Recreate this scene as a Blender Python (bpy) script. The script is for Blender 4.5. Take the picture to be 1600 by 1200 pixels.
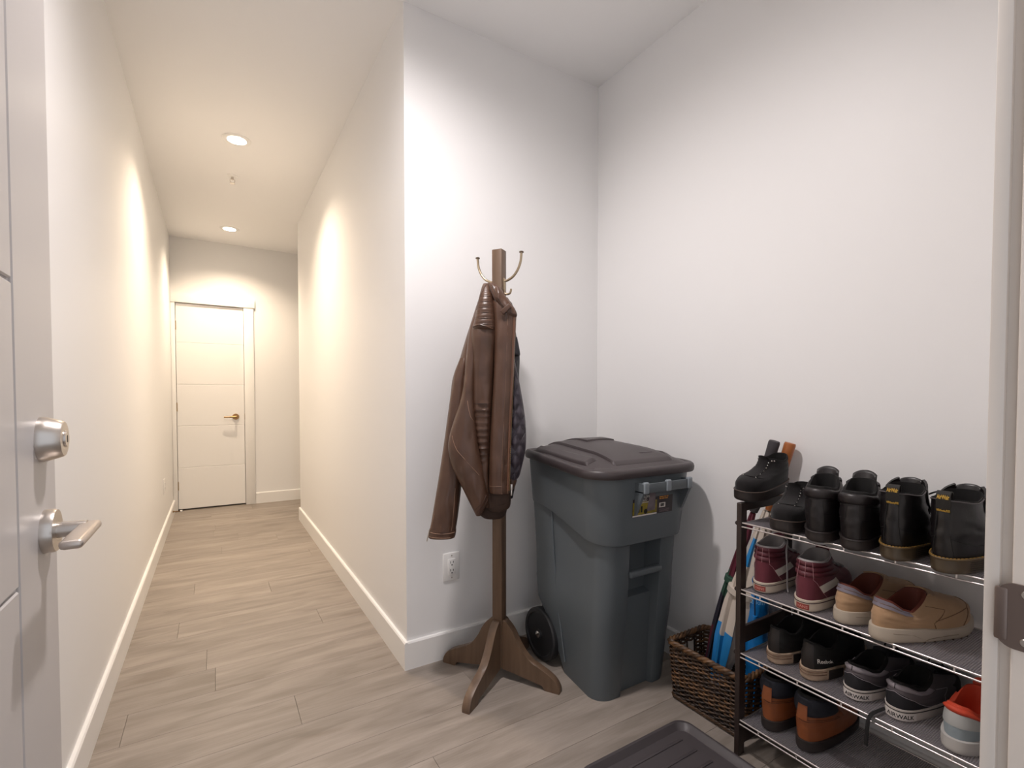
import bpy, bmesh, math, random
from mathutils import Vector, Matrix
random.seed(7)
PI = math.pi
for o in list(bpy.data.objects): bpy.data.objects.remove(o, do_unlink=True)
SC = bpy.context.scene
COL = SC.collection

# ------------------------------------------------------------------ camera, world, exposure
cam_d = bpy.data.cameras.new('camera'); cam = bpy.data.objects.new('camera', cam_d); COL.objects.link(cam)
cam.location = (0, 0, 1.10)
cam.rotation_euler = (math.radians(90 - 1.45), 0, math.radians(-31.6))
cam_d.sensor_width = 36; cam_d.lens = 36 * 756 / 1600; cam_d.shift_y = 42 / 1600; cam_d.clip_start = .01
SC.camera = cam
SC.view_settings.view_transform = 'Standard'; SC.view_settings.look = 'None'
SC.view_settings.gamma = 1; SC.view_settings.use_curve_mapping = False
SC.view_settings.exposure = 0.08
w = bpy.data.worlds.new('world'); SC.world = w; w.use_nodes = True
w.node_tree.nodes['Background'].inputs[0].default_value = (.88, .92, 1.0, 1)
w.node_tree.nodes['Background'].inputs[1].default_value = .9
FOYER_W, FOYER_C = 150, (1.0, .93, .92)
HALL_W, HALL_C = 155, (1.0, .80, .59)

# ------------------------------------------------------------------ materials
MATS = {}
def hexc(h):
    h = h.lstrip('#'); v = [int(h[i:i+2], 16) / 255 for i in (0, 2, 4)]
    return tuple(((c / 12.92) if c <= .04045 else ((c + .055) / 1.055) ** 2.4) for c in v)
def mat(name, col, rough=.5, metal=0, var=0, scale=20, bump=0, bscale=60, stretch=(1, 1, 1), spec=.5, sheen=0, coat=0, emit=0, col2=None):
    if name in MATS: return MATS[name]
    if isinstance(col, str): col = hexc(col)
    m = bpy.data.materials.new(name); m.use_nodes = True; nt = m.node_tree; b = nt.nodes['Principled BSDF']
    b.inputs['Base Color'].default_value = (*col, 1); b.inputs['Roughness'].default_value = rough
    b.inputs['Metallic'].default_value = metal; b.inputs['Specular IOR Level'].default_value = spec
    b.inputs['Sheen Weight'].default_value = sheen; b.inputs['Coat Weight'].default_value = coat
    if emit:
        b.inputs['Emission Color'].default_value = (*col, 1); b.inputs['Emission Strength'].default_value = emit
    if var or bump or col2:
        tc = nt.nodes.new('ShaderNodeTexCoord'); mp = nt.nodes.new('ShaderNodeMapping')
        mp.inputs['Scale'].default_value = stretch; nt.links.new(tc.outputs['Object'], mp.inputs[0])
    if var or col2:
        n = nt.nodes.new('ShaderNodeTexNoise'); n.inputs['Scale'].default_value = scale; n.inputs['Detail'].default_value = 6
        nt.links.new(mp.outputs[0], n.inputs['Vector'])
        r = nt.nodes.new('ShaderNodeValToRGB')
        if col2:
            c2 = hexc(col2) if isinstance(col2, str) else col2; a, c = col, c2
        else:
            a = tuple(x * (1 - var) for x in col); c = tuple(min(1, x * (1 + var)) for x in col)
        r.color_ramp.elements[0].color = (*a, 1); r.color_ramp.elements[1].color = (*c, 1)
        r.color_ramp.elements[0].position = .35; r.color_ramp.elements[1].position = .65
        nt.links.new(n.outputs[0], r.inputs[0]); nt.links.new(r.outputs[0], b.inputs['Base Color'])
    if bump:
        n2 = nt.nodes.new('ShaderNodeTexNoise'); n2.inputs['Scale'].default_value = bscale; n2.inputs['Detail'].default_value = 4
        nt.links.new(mp.outputs[0], n2.inputs['Vector'])
        bp = nt.nodes.new('ShaderNodeBump'); bp.inputs['Strength'].default_value = bump; bp.inputs['Distance'].default_value = .002
        nt.links.new(n2.outputs[0], bp.inputs['Height']); nt.links.new(bp.outputs[0], b.inputs['Normal'])
    MATS[name] = m; return m
def plank_mat():
    m = bpy.data.materials.new('oak plank'); m.use_nodes = True; nt = m.node_tree; N = nt.nodes; Lk = nt.links; b = N['Principled BSDF']
    b.inputs['Roughness'].default_value = .42; b.inputs['Specular IOR Level'].default_value = .35
    tc = N.new('ShaderNodeTexCoord'); oi = N.new('ShaderNodeObjectInfo')
    ad = N.new('ShaderNodeVectorMath'); ad.operation = 'ADD'
    cb = N.new('ShaderNodeCombineXYZ'); ml = N.new('ShaderNodeMath'); ml.operation = 'MULTIPLY'; ml.inputs[1].default_value = 37
    Lk.new(oi.outputs['Random'], ml.inputs[0]); Lk.new(ml.outputs[0], cb.inputs[0]); Lk.new(ml.outputs[0], cb.inputs[1])
    Lk.new(tc.outputs['Object'], ad.inputs[0]); Lk.new(cb.outputs[0], ad.inputs[1])
    def noise(sc, st, det, dist=0):
        mp = N.new('ShaderNodeMapping'); mp.inputs['Scale'].default_value = st; Lk.new(ad.outputs[0], mp.inputs[0])
        n = N.new('ShaderNodeTexNoise'); n.inputs['Scale'].default_value = sc; n.inputs['Detail'].default_value = det; n.inputs['Distortion'].default_value = dist
        Lk.new(mp.outputs[0], n.inputs['Vector']); return n
    n1 = noise(3.2, (.8, 5.0, 1), 8, .8); n2 = noise(16, (.6, 9, 1), 5, .3); n3 = noise(2.2, (1.4, 4.5, 1), 2, .4)
    r1 = N.new('ShaderNodeValToRGB'); e = r1.color_ramp.elements
    e[0].position = .30; e[0].color = (*hexc('#857c73'), 1); e[1].position = .66; e[1].color = (*hexc('#9f958c'), 1)
    Lk.new(n1.outputs[0], r1.inputs[0])
    r2 = N.new('ShaderNodeValToRGB'); e = r2.color_ramp.elements
    e[0].position = .3; e[0].color = (.91, .90, .895, 1); e[1].position = .6; e[1].color = (1, 1, 1, 1); Lk.new(n2.outputs[0], r2.inputs[0])
    r3 = N.new('ShaderNodeValToRGB'); e = r3.color_ramp.elements
    e[0].position = .26; e[0].color = (.82, .80, .78, 1); e[1].position = .36; e[1].color = (1, 1, 1, 1); Lk.new(n3.outputs[0], r3.inputs[0])
    def mul(a, bb):
        x = N.new('ShaderNodeMix'); x.data_type = 'RGBA'; x.blend_type = 'MULTIPLY'; x.inputs[0].default_value = 1
        Lk.new(a, x.inputs[6]); Lk.new(bb, x.inputs[7]); return x.outputs[2]
    c = mul(mul(r1.outputs[0], r2.outputs[0]), r3.outputs[0])
    mr = N.new('ShaderNodeMapRange'); mr.inputs[3].default_value = .93; mr.inputs[4].default_value = 1.04; Lk.new(oi.outputs['Random'], mr.inputs[0])
    hs = N.new('ShaderNodeHueSaturation'); Lk.new(mr.outputs[0], hs.inputs['Value']); Lk.new(c, hs.inputs['Color'])
    Lk.new(hs.outputs[0], b.inputs['Base Color'])
    bp = N.new('ShaderNodeBump'); bp.inputs['Strength'].default_value = .12; bp.inputs['Distance'].default_value = .002
    Lk.new(n2.outputs[0], bp.inputs['Height']); Lk.new(bp.outputs[0], b.inputs['Normal'])
    return m
M_PLANK = plank_mat()
M_WALL = mat('wall paint', (.86, .855, .85), .45, bump=.05, bscale=180, spec=.3)
M_CEIL = mat('ceiling paint', (.92, .915, .91), .8, bump=.05, bscale=150, spec=.2)
M_TRIM = mat('trim paint', (.88, .87, .85), .35, spec=.4)
M_JAMB = mat('warm-lit jamb paint', (.72, .66, .60), .4)  # creamy tint puts the warm dim light on the white jamb into its colour
M_DOOR = mat('door paint', (.87, .86, .845), .38, bump=.03, bscale=30, stretch=(1, 1, 12))
M_FDOOR = mat('front door paint', (.53, .505, .495), .36, bump=.04, bscale=60, stretch=(1, 1, .12))
M_DARKGAP = mat('dark gap', (.02, .017, .015), .9)
M_STEEL = mat('satin nickel', '#c9c2bb', .30, 1, bump=.03, bscale=200, stretch=(1, 1, 8))
M_BRONZE = mat('bronze plate', '#7d6f68', .38, .8)
M_BRASS = mat('aged brass', '#a8865c', .35, 1)
M_HINGE = mat('brushed hinge', '#a89478', .4, .9)
M_PLASTW = mat('white plastic', (.83, .82, .80), .4)
M_BLACK = mat('black void', (.012, .011, .011), .8)

# ------------------------------------------------------------------ mesh helpers
class MB:
    def __init__(s): s.v = []; s.f = []
    def add(s, vs, fs):
        o = len(s.v); s.v += [tuple(v) for v in vs]; s.f += [tuple(i + o for i in f) for f in fs]; return s
    def box(s, a, b):
        x0, y0, z0 = a; x1, y1, z1 = b
        return s.add([(x0, y0, z0), (x1, y0, z0), (x1, y1, z0), (x0, y1, z0), (x0, y0, z1), (x1, y0, z1), (x1, y1, z1), (x0, y1, z1)],
                     [(0, 3, 2, 1), (4, 5, 6, 7), (0, 1, 5, 4), (1, 2, 6, 5), (2, 3, 7, 6), (3, 0, 4, 7)])
    def rbox(s, a, b, r=.003, seg=2):
        bm = bmesh.new(); bmesh.ops.create_cube(bm, size=1)
        for v in bm.verts: v.co = Vector([a[i] + (v.co[i] + .5) * (b[i] - a[i]) for i in range(3)])
        bmesh.ops.bevel(bm, geom=bm.edges[:], offset=r, segments=seg, affect='EDGES', profile=.5)
        bm.verts.index_update(); s.add([v.co[:] for v in bm.verts], [[v.index for v in f.verts] for f in bm.faces]); bm.free(); return s
    def loft(s, rings, cap0=True, cap1=True, closed=True):
        n = len(rings[0]); o = len(s.v)
        for r in rings: s.v += [tuple(p) for p in r]
        for i in range(len(rings) - 1):
            for j in range(n if closed else n - 1):
                k = (j + 1) % n; s.f.append((o + i * n + j, o + i * n + k, o + (i + 1) * n + k, o + (i + 1) * n + j))
        def cap(i, rev):
            ids = [o + i * n + j for j in range(n)]; c = Vector((0, 0, 0))
            for q in ids: c += Vector(s.v[q])
            s.v.append(tuple(c / n)); ci = len(s.v) - 1
            for j in range(n):
                a, b = ids[j], ids[(j + 1) % n]; s.f.append((ci, b, a) if rev else (ci, a, b))
        if cap0: cap(0, True)
        if cap1: cap(len(rings) - 1, False)
        return s
    def tube(s, pts, r, n=8, flat=None, caps=True):
        pts = [Vector(p) for p in pts]; rings = []; up = None
        for i, p in enumerate(pts):
            t = (pts[min(i + 1, len(pts) - 1)] - pts[max(i - 1, 0)])
            t = t.normalized() if t.length > 1e-9 else Vector((0, 0, 1))
            if up is None:
                up = Vector((0, 0, 1)) if abs(t.z) < .9 else Vector((1, 0, 0))
            b = t.cross(up).normalized(); up = b.cross(t).normalized()
            rr = r[i] if isinstance(r, (list, tuple)) else r
            fl = flat or 1
            rings.append([p + b * math.cos(2 * PI * k / n) * rr + up * math.sin(2 * PI * k / n) * rr * fl for k in range(n)])
        return s.loft(rings, caps, caps)
    def cyl(s, p0, p1, r, n=24, r1=None):
        return s.tube([p0, p1], [r, r if r1 is None else r1], n)
    def lathe(s, prof, n=32, axis='z', c=(0, 0, 0), cap=True):
        rings = []
        for r, h in prof:
            ring = []
            for k in range(n):
                a = 2 * PI * k / n; x, y = r * math.cos(a), r * math.sin(a)
                p = {'z': (x, y, h), 'x': (h, x, y), 'y': (y, h, x)}[axis]
                ring.append((p[0] + c[0], p[1] + c[1], p[2] + c[2]))
            rings.append(ring)
        return s.loft(rings, cap, cap)
    def grid(s, P):  # P[i][j] points, open sheet
        nu, nv = len(P), len(P[0]); o = len(s.v)
        for r in P: s.v += [tuple(p) for p in r]
        for i in range(nu - 1):
            for j in range(nv - 1): s.f.append((o + i * nv + j, o + i * nv + j + 1, o + (i + 1) * nv + j + 1, o + (i + 1) * nv + j))
        return s
    def slab(s, P, Q):  # closed shell between two grids of equal size
        nu, nv = len(P), len(P[0]); o = len(s.v)
        for G in (P, Q):
            for r in G: s.v += [tuple(p) for p in r]
        a = lambda i, j: o + i * nv + j
        b = lambda i, j: o + nu * nv + i * nv + j
        for i in range(nu - 1):
            for j in range(nv - 1):
                s.f.append((a(i, j), a(i, j + 1), a(i + 1, j + 1), a(i + 1, j))); s.f.append((b(i, j), b(i + 1, j), b(i + 1, j + 1), b(i, j + 1)))
        for i in range(nu - 1):
            s.f.append((a(i, 0), a(i + 1, 0), b(i + 1, 0), b(i, 0))); s.f.append((a(i + 1, nv - 1), a(i, nv - 1), b(i, nv - 1), b(i + 1, nv - 1)))
        for j in range(nv - 1):
            s.f.append((a(0, j + 1), a(0, j), b(0, j), b(0, j + 1))); s.f.append((a(nu - 1, j), a(nu - 1, j + 1), b(nu - 1, j + 1), b(nu - 1, j)))
        return s
    def xform(s, M):
        s.v = [tuple(M @ Vector(v)) for v in s.v]; return s
    def build(s, name, m, parent=None, smooth=40, loc=None, rot=None, label=None, kind=None):
        me = bpy.data.meshes.new(name); me.from_pydata(s.v, [], s.f); me.update()
        bm = bmesh.new(); bm.from_mesh(me); bmesh.ops.recalc_face_normals(bm, faces=bm.faces[:]); bm.to_mesh(me); bm.free()
        if smooth:
            me.shade_smooth(); me.set_sharp_from_angle(angle=math.radians(smooth))
        me.materials.append(m)
        o = bpy.data.objects.new(name, me); COL.objects.link(o)
        if parent: o.parent = parent
        if loc: o.location = loc
        if rot: o.rotation_euler = rot
        if label: o['label'] = label
        if kind: o['kind'] = kind
        return o
def thing(name, label, cat, loc=(0, 0, 0), rz=0, group=None, rot=None):
    o = bpy.data.objects.new(name, None); COL.objects.link(o); o.empty_display_size = .05
    o.location = loc; o.rotation_euler = rot or (0, 0, rz); o['label'] = label; o['category'] = cat
    if group: o['group'] = group
    return o
def struct(o): o['kind'] = 'structure'; return o
def text(body, size, fmap, m, parent, name='lettering', align='CENTER', bold=0, sx=1.0):
    cu = bpy.data.curves.new('t', 'FONT'); cu.body = body; cu.size = size; cu.align_x = align; cu.align_y = 'CENTER'; cu.offset = bold
    cu.resolution_u = 3
    ob = bpy.data.objects.new('t', cu); COL.objects.link(ob)
    dg = bpy.context.evaluated_depsgraph_get(); dg.update()
    me = bpy.data.meshes.new_from_object(ob.evaluated_get(dg)); bpy.data.objects.remove(ob)
    bm = bmesh.new(); bm.from_mesh(me)
    bmesh.ops.triangulate(bm, faces=bm.faces[:]); 
    bm.to_mesh(me); bm.free()
    for v in me.vertices: v.co = Vector(fmap(v.co.x * sx, v.co.y))
    me.materials.clear(); me.materials.append(m); me.name = name
    o = bpy.data.objects.new(name, me); COL.objects.link(o); o.parent = parent
    return o
def lerp(a, b, t): return a + (b - a) * t
def sstep(a, b, x):
    t = max(0, min(1, (x - a) / (b - a))); return t * t * (3 - 2 * t)
def interp(tab, x):
    if x <= tab[0][0]: return tab[0][1]
    for (a, va), (b, vb) in zip(tab, tab[1:]):
        if x <= b: return lerp(va, vb, (x - a) / (b - a))
    return tab[-1][1]
def catmull(pts, n):
    out = []
    for i in range(len(pts) - 1):
        p0, p1, p2, p3 = pts[max(i - 1, 0)], pts[i], pts[i + 1], pts[min(i + 2, len(pts) - 1)]
        for k in range(n):
            t = k / n
            out.append(tuple(.5 * (2 * b + (c - a) * t + (2 * a - 5 * b + 4 * c - d) * t * t + (3 * b - a - 3 * c + d) * t ** 3) for a, b, c, d in zip(p0, p1, p2, p3)))
    out.append(tuple(pts[-1])); return out
def hsh(*a):
    x = math.sin(sum(v * k for v, k in zip(a, (12.9898, 78.233, 37.719)))) * 43758.5453; return x - math.floor(x)
def vnoise(x, y):
    i, j = math.floor(x), math.floor(y); u, v = sstep(0, 1, x - i), sstep(0, 1, y - j)
    return lerp(lerp(hsh(i, j), hsh(i + 1, j), u), lerp(hsh(i, j + 1), hsh(i + 1, j + 1), u), v) - .5

# ------------------------------------------------------------------ room
XL, XH, XR, YB, YT, YF, H = -.35, .655, 1.668, 1.881, 4.73, 5.72, 2.665
XJ, YI, YO = .600, .134, -.01          # right jamb face, inside and outside faces of the entrance wall
fl = struct(MB().box((XL - .1, -1.2, -.06), (2.1, YF + .1, -.006)).build('floor', mat('subfloor', (.22, .20, .18), .9), smooth=0))
PW = .1853
joints = {}
def row_joints(k):
    y = 1.741 + PW * k
    known = {0: .238, 2: -.011, 4: .44, 7: .263, 8: -.112, 12: .033, 14: .149}
    j0 = known.get(k, -.35 + 1.2 * hsh(k, 3.1))
    L = 1.22
    xs = [j0 + L * i for i in range(-3, 4)]
    return xs
pk = 0
for k in range(-14, 22):
    y0 = 1.741 + PW * k; y1 = y0 + PW
    if y0 < -.9: continue
    y1 = min(y1, YF + .06)
    if y0 >= YF + .06: break
    if y0 < YI: xa, xb = -.25, .60
    elif y0 < YB: xa, xb = XL, XR
    elif y1 < YT: xa, xb = XL, XH + .05
    else: xa, xb = XL, 2.0
    if y0 < YI < y1: xa, xb = -.25, .60
    if y0 < YB < y1: xb = XR
    if y0 < YT < y1: xb = 2.0
    xs = [xa] + [x for x in row_joints(k) if xa + .05 < x < xb - .05] + [xb]
    for a, b in zip(xs, xs[1:]):
        g = .0004
        m = MB(); m.rbox((-(b - a) / 2 + g, -PW / 2 + g, -.008), ((b - a) / 2 - g, -PW / 2 + (y1 - y0) - g, 0), .0006, 1)
        m.build('plank', M_PLANK, fl, 0, loc=((a + b) / 2, y0 + PW / 2, 0))
struct(MB().box((XL - .1, -.1, H), (2.1, YF + .1, H + .08)).build('ceiling', M_CEIL, smooth=0))
struct(MB().box((XL - .1, YO, -.01), (XL, YF + .1, H)).build('wall_left', M_WALL, smooth=0))
FX0, FX1, FZ = -.314, .268, 2.035
m = MB().box((XL - .1, YF, -.01), (FX0, YF + .1, H)).box((FX1, YF, -.01), (2.1, YF + .1, H)).box((FX0, YF, FZ), (FX1, YF + .1, H))
struct(m.build('wall_far', M_WALL, smooth=0))
struct(MB().box((XH, YB, -.01), (XH + .1, YT, H)).build('wall_hall', M_WALL, smooth=0))
struct(MB().box((XH + .1, YB, -.01), (XR + .1, YB + .1, H)).build('wall_back', M_WALL, smooth=0))
struct(MB().box((XR, YI, -.01), (XR + .1, YB, H)).build('wall_right', M_WALL, smooth=0))
struct(MB().box((XH + .1, YT - .1, -.01), (2.0, YT, H)).build('wall_turn', M_WALL, smooth=0))
struct(MB().box((2.0, YT - .1, -.01), (2.1, YF, H)).build('wall_end', M_WALL, smooth=0))
m = MB().box((XJ + .02, YO, -.01), (XR + .1, YI, H)).box((XL, YO, -.01), (-.272, YI, H)).box((-.272, YO, 2.08), (XJ + .02, YI, H))
struct(m.build('wall_front', M_WALL, smooth=0))
# baseboards
BH, BT = .113, .014
def base(name, a, b, nrm):   # a, b points on the wall, nrm the room side
    a = Vector(a); b = Vector(b); n = Vector(nrm)
    prof = [(0, 0), (BT, 0), (BT, BH - .006), (BT - .004, BH), (0, BH)]
    rings = [[p + n * u + Vector((0, 0, v)) for u, v in prof] for p in (a, b)]
    return struct(MB().loft(rings).build(name, M_TRIM, smooth=0))
base('baseboard_left', (XL, .14, 0), (XL, YF, 0), (1, 0, 0))
base('baseboard_hall', (XH, YB - BT, 0), (XH, YT + BT, 0), (-1, 0, 0))
base('baseboard_back', (XH, YB, 0), (XR, YB, 0), (0, -1, 0))
base('baseboard_right', (XR, .14, 0), (XR, YB, 0), (-1, 0, 0))
base('baseboard_far', (.36, YF, 0), (2.0, YF, 0), (0, -1, 0))
base('baseboard_turn', (XH, YT, 0), (2.0, YT, 0), (0, 1, 0))
base('baseboard_front', (XJ + .10, YI, 0), (XR, YI, 0), (0, 1, 0))
# far hall door with its casing
t1 = struct(MB().rbox((FX1, YF - .016, 0), (.358, YF + .002, FZ), .002).build('trim_1', M_TRIM))
t2 = struct(MB().rbox((XL + .001, YF - .016, 0), (FX0, YF + .002, FZ), .002).build('trim_2', M_TRIM))
t3 = struct(MB().rbox((XL + .001, YF - .024, FZ), (.37, YF + .002, FZ + .088), .002).build('trim_3', M_TRIM))
d1 = struct(thing('door_1', 'white far hall door', 'door', (0, YF, 0))); del d1['category']; del d1['label']
m = MB()
zs = [.012, .42, .83, 1.24, 1.65, FZ - .004]
for a, b in zip(zs, zs[1:]):
    MB.rbox(m, (FX0 + .003, .004, a + .0015), (FX1 - .003, .040, b - .0015), .0025, 1)
m.box((FX0 + .004, .008, .014), (FX1 - .004, .038, FZ - .006))
leaf = m.build('door_leaf', M_DOOR, d1, 30)
MB().box((FX0 - .0, .06, 0), (FX1, .09, FZ)).build('dark_backing', M_DARKGAP, d1, 0)  # near-black sheet paints the shade seen through the gaps round the leaf
for z in (1.813, 1.018, .244):
    m = MB(); m.tube([(FX0 + .001, .001, z - .043), (FX0 + .001, .001, z + .043)], .006, 10); m.box((FX0 - .004, .0005, z - .043), (FX0 + .008, .004, z + .043))
    m.build('hinge', M_HINGE, d1)
hx = .186
h = MB().lathe([(.0, .004), (.029, .004), (.031, -.002), (.028, -.008), (.0, -.009)], 28, 'y', (hx, 0, .915)).build('door_handle', M_BRASS, d1)
m = MB().tube([(hx, -.006, .915), (hx, -.042, .915)], .010, 14)
m.tube(catmull([(hx + .006, -.045, .915), (hx - .02, -.047, .915), (hx - .06, -.046, .913), (hx - .105, -.042, .912)], 4), [.010] * 3 + [.0085] * 5 + [.007] * 5, 10)
m.build('lever', M_BRASS, h)
MB().box((FX1 - .002, -.001, .885), (FX1 + .004, .01, .945)).build('strike_plate', M_HINGE, d1)

# entrance door: open along the left wall, outside face towards the camera
d2 = struct(thing('door_2', 'grey front door', 'door', (0, 0, 0))); del d2['category']; del d2['label']
DX, D0, D1 = -.207, .128, .986
m = MB()
gz = [.012, .112, .489, .866, 1.243, 1.62, 2.04]
G = .0022
m.rbox((DX - .045, .82 + G, .012), (DX, D1, 2.04), .0018, 1)
m.rbox((DX - .045, D0, .012), (DX, .82 - .56 - G, 2.04), .0018, 1)
for a, b in zip(gz, gz[1:]): m.rbox((DX - .045, .26 + G, a + G), (DX, .82 - G, b - G), .0018, 1)
m.box((DX - .041, D0 + .002, .014), (DX - .004, D1 - .002, 2.038))
m.build('door_leaf', M_FDOOR, d2, 30)
db = MB().lathe([(0, -.002), (.0315, -.002), (.0318, .004), (.0300, .010), (.0280, .016), (.0255, .0232), (.0240, .0252), (.019, .0258), (0, .0258)], 40, 'x', (DX, .919, 1.043)).build('deadbolt', M_STEEL, d2, 30)
m = MB().lathe([(.0, .0250), (.0115, .0250), (.0112, .0280), (0, .0280)], 24, 'x', (DX, .919, 1.043)).build('key_cylinder', M_STEEL, db, 30)
MB().box((DX + .0272, .9182, 1.038), (DX + .0284, .9198, 1.048)).build('keyhole', M_BLACK, db, 0)
rs = MB().lathe([(0, -.002), (.0305, -.002), (.0308, .010), (.0292, .0135), (0, .0135)], 40, 'x', (DX, .927, .912)).build('lever_rose', M_STEEL, d2, 30)
MB().lathe([(0, .0130), (.0115, .0130), (.0110, .034), (.0100, .046), (0, .046)], 24, 'x', (DX, .927, .912)).build('spindle', M_STEEL, rs, 30)
MB().rbox((DX + .036, .815, .907), (DX + .061, .940, .9195), .0055, 3).build('lever', mat('satin nickel lever', '#c8beb6', .36, .85), rs)
# inside lever on the wall side of the leaf
MB().lathe([(0, .001), (.03, .001), (.03, -.010), (0, -.011)], 24, 'x', (DX - .045, .927, .912)).build('inside_rose', M_STEEL, d2, 30)
m = MB(); m.cyl((DX - .052, .927, .912), (DX - .078, .927, .912), .010, 14); m.rbox((DX - .088, .82, .906), (DX - .074, .938, .919), .004); m.build('inside_lever', M_STEEL, d2)
for z in (.25, 1.05, 1.85):
    MB().tube([(DX - .012, D0 - .004, z - .05), (DX - .012, D0 - .004, z + .05)], .007, 10).build('hinge', M_STEEL, d2)
# entrance jambs and casing
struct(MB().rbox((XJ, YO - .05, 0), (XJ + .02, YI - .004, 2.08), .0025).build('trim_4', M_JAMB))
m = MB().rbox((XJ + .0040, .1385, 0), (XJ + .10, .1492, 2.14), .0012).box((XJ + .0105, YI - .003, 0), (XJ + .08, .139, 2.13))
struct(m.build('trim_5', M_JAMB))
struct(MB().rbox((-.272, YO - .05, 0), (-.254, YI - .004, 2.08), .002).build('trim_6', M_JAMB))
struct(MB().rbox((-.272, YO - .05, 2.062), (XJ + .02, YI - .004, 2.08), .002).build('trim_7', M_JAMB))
struct(MB().rbox((-.345, YI - .003, 2.068), (XJ + .10, YI + .0135, 2.14), .002).build('trim_8', M_TRIM))
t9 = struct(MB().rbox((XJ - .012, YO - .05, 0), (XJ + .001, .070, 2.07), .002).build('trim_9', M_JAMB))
sp = thing('strike_plate', 'bronze rounded strike plate screwed to the white right-hand door jamb', 'strike plate', (XJ, .11, .908))
def rrect(w, hgt, r, n=6):
    out = []
    for cx, cz, a0 in ((w / 2 - r, hgt / 2 - r, 0), (-w / 2 + r, hgt / 2 - r, 90), (-w / 2 + r, -hgt / 2 + r, 180), (w / 2 - r, -hgt / 2 + r, 270)):
        for k in range(n + 1):
            a = math.radians(a0 + 90 * k / n); out.append((cx + r * math.cos(a), cz + r * math.sin(a)))
    return out
o = rrect(.058, .058, .012)
MB().loft([[(xx, y, z) for y, z in o] for xx in (-.0024, 0)]).build('plate', M_BRONZE, sp, 30)
m = MB(); m.rbox((-.0034, .021, -.024), (.001, .0305, .024), .0022); m.build('lip', M_BRONZE, sp)
for z in (.021, -.021): MB().lathe([(0, -.0024), (.0036, -.0024), (.003, -.0034), (0, -.0036)], 16, 'x', (0, .010, z)).build('screw', M_STEEL, sp)

# ------------------------------------------------------------------ ceiling fittings and lamps
M_EMIT = mat('downlight glow', (1, .93, .80), .5, emit=14)
M_EMITN = mat('foyer glow', (1, .96, .90), .5, emit=4)
def downlight(x, y, label, watt=None, colr=None):
    t = thing('downlight', label, 'downlight', (x, y, H), 0, 'recessed hall downlights')
    MB().lathe([(.052, -.004), (.070, -.006), (.078, -.003), (.080, 0.002), (.050, .002), (.052, -.004)], 40, cap=False).build('trim_ring', M_TRIM, t)
    MB().lathe([(0, -.0035), (.054, -.0035), (.054, .001), (0, .001)], 40).build('diffuser', M_EMIT, t)
    ld = bpy.data.lights.new('downlight_lamp', 'SPOT'); ld.energy = watt or HALL_W; ld.color = colr or HALL_C; ld.spot_size = math.radians(170 if watt else 136); ld.spot_blend = 1.0; ld.shadow_soft_size = .07
    lo = bpy.data.objects.new('downlight_lamp', ld); COL.objects.link(lo); lo.parent = t; lo.location = (0, 0, -.012)
downlight(.137, 3.40, 'round recessed ceiling downlight nearest the camera in the hall')
downlight(.141, 5.20, 'round recessed ceiling downlight in front of the far hall door')
downlight(.42, 1.14, 'round recessed ceiling downlight over the foyer nearest the entrance door', FOYER_W, FOYER_C)
t = thing('fire_sprinkler', 'small white fire sprinkler head on the hall ceiling between the downlights', 'sprinkler', (.129, 3.96, H))
MB().lathe([(0, 0), (.034, 0), (.032, -.006), (.012, -.009), (0, -.009)], 28).build('escutcheon', M_TRIM, t)
m = MB(); m.cyl((0, 0, -.008), (0, 0, -.028), .008, 12)
for s in (-1, 1): m.tube(catmull([(0, 0, -.018), (s * .014, 0, -.028), (s * .012, 0, -.044), (0, 0, -.052)], 4), .0022, 6)
m.build('frame', M_STEEL, t)
MB().lathe([(0, -.052), (.017, -.052), (.017, -.0545), (0, -.0545)], 20).build('deflector', M_STEEL, t)
# daylight enters by the open entrance: portal in the doorway
ld = bpy.data.lights.new('entrance_portal', 'AREA'); ld.shape = 'RECTANGLE'; ld.size = .85; ld.size_y = 2.08; ld.cycles.is_portal = True
lo = bpy.data.objects.new('entrance_portal', ld); COL.objects.link(lo); lo.location = (.17, -.08, 1.04); lo.rotation_euler = (math.radians(90), 0, 0)

# wall outlets
def outlet(name, label, loc, rz):
    t = thing(name, label, 'outlet', loc, rz)       # local -y faces the room
    MB().rbox((-.038, -.006, -.060), (.038, .001, .060), .004, 2).build('cover_plate', M_PLASTW, t)
    f = MB().rbox((-.0175, -.0085, -.034), (.0175, -.004, .034), .002).build('receptacle', M_PLASTW, t)
    m = MB()
    for z in (.017, -.017):
        m.box((-.0075, -.0090, z - .002), (-.0050, -.0080, z + .008)); m.box((.0050, -.0090, z - .001), (.0075, -.0080, z + .007))
        m.cyl((0, -.0080, z - .009), (0, -.0090, z - .009), .0028, 10)
    m.build('socket_slot', M_BLACK, f, 0)
    for z in (.047, -.047): MB().lathe([(0, -.0055), (.0032, -.0055), (.0028, -.0070), (0, -.0072)], 12, 'y', (0, 0, z)).build('screw', M_STEEL, t)
outlet('wall_outlet', 'white duplex wall outlet low on the alcove wall beside the coat stand', (.852, YB, .385), 0)
outlet('wall_outlet', 'white outlet low on the left hall wall near the far door', (XL, 4.70, .404), PI / 2)
t = thing('door_stop', 'small spring door stop on the left baseboard by the far door', 'door stop', (XL + BT, 5.36, .068), 0)
m = MB(); m.tube([(.001 + .058 * k / 60, .005 * math.cos(k * 1.3), .005 * math.sin(k * 1.3)) for k in range(61)], .0014, 5); m.build('spring', M_BRASS, t)
MB().lathe([(0, -.001), (.011, -.001), (.009, .005), (0, .006)], 16, 'x').build('mount', M_BRASS, t)
MB().lathe([(0, .056), (.008, .056), (.008, .070), (.005, .074), (0, .074)], 16, 'x').build('rubber_tip', M_PLASTW, t)


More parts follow.
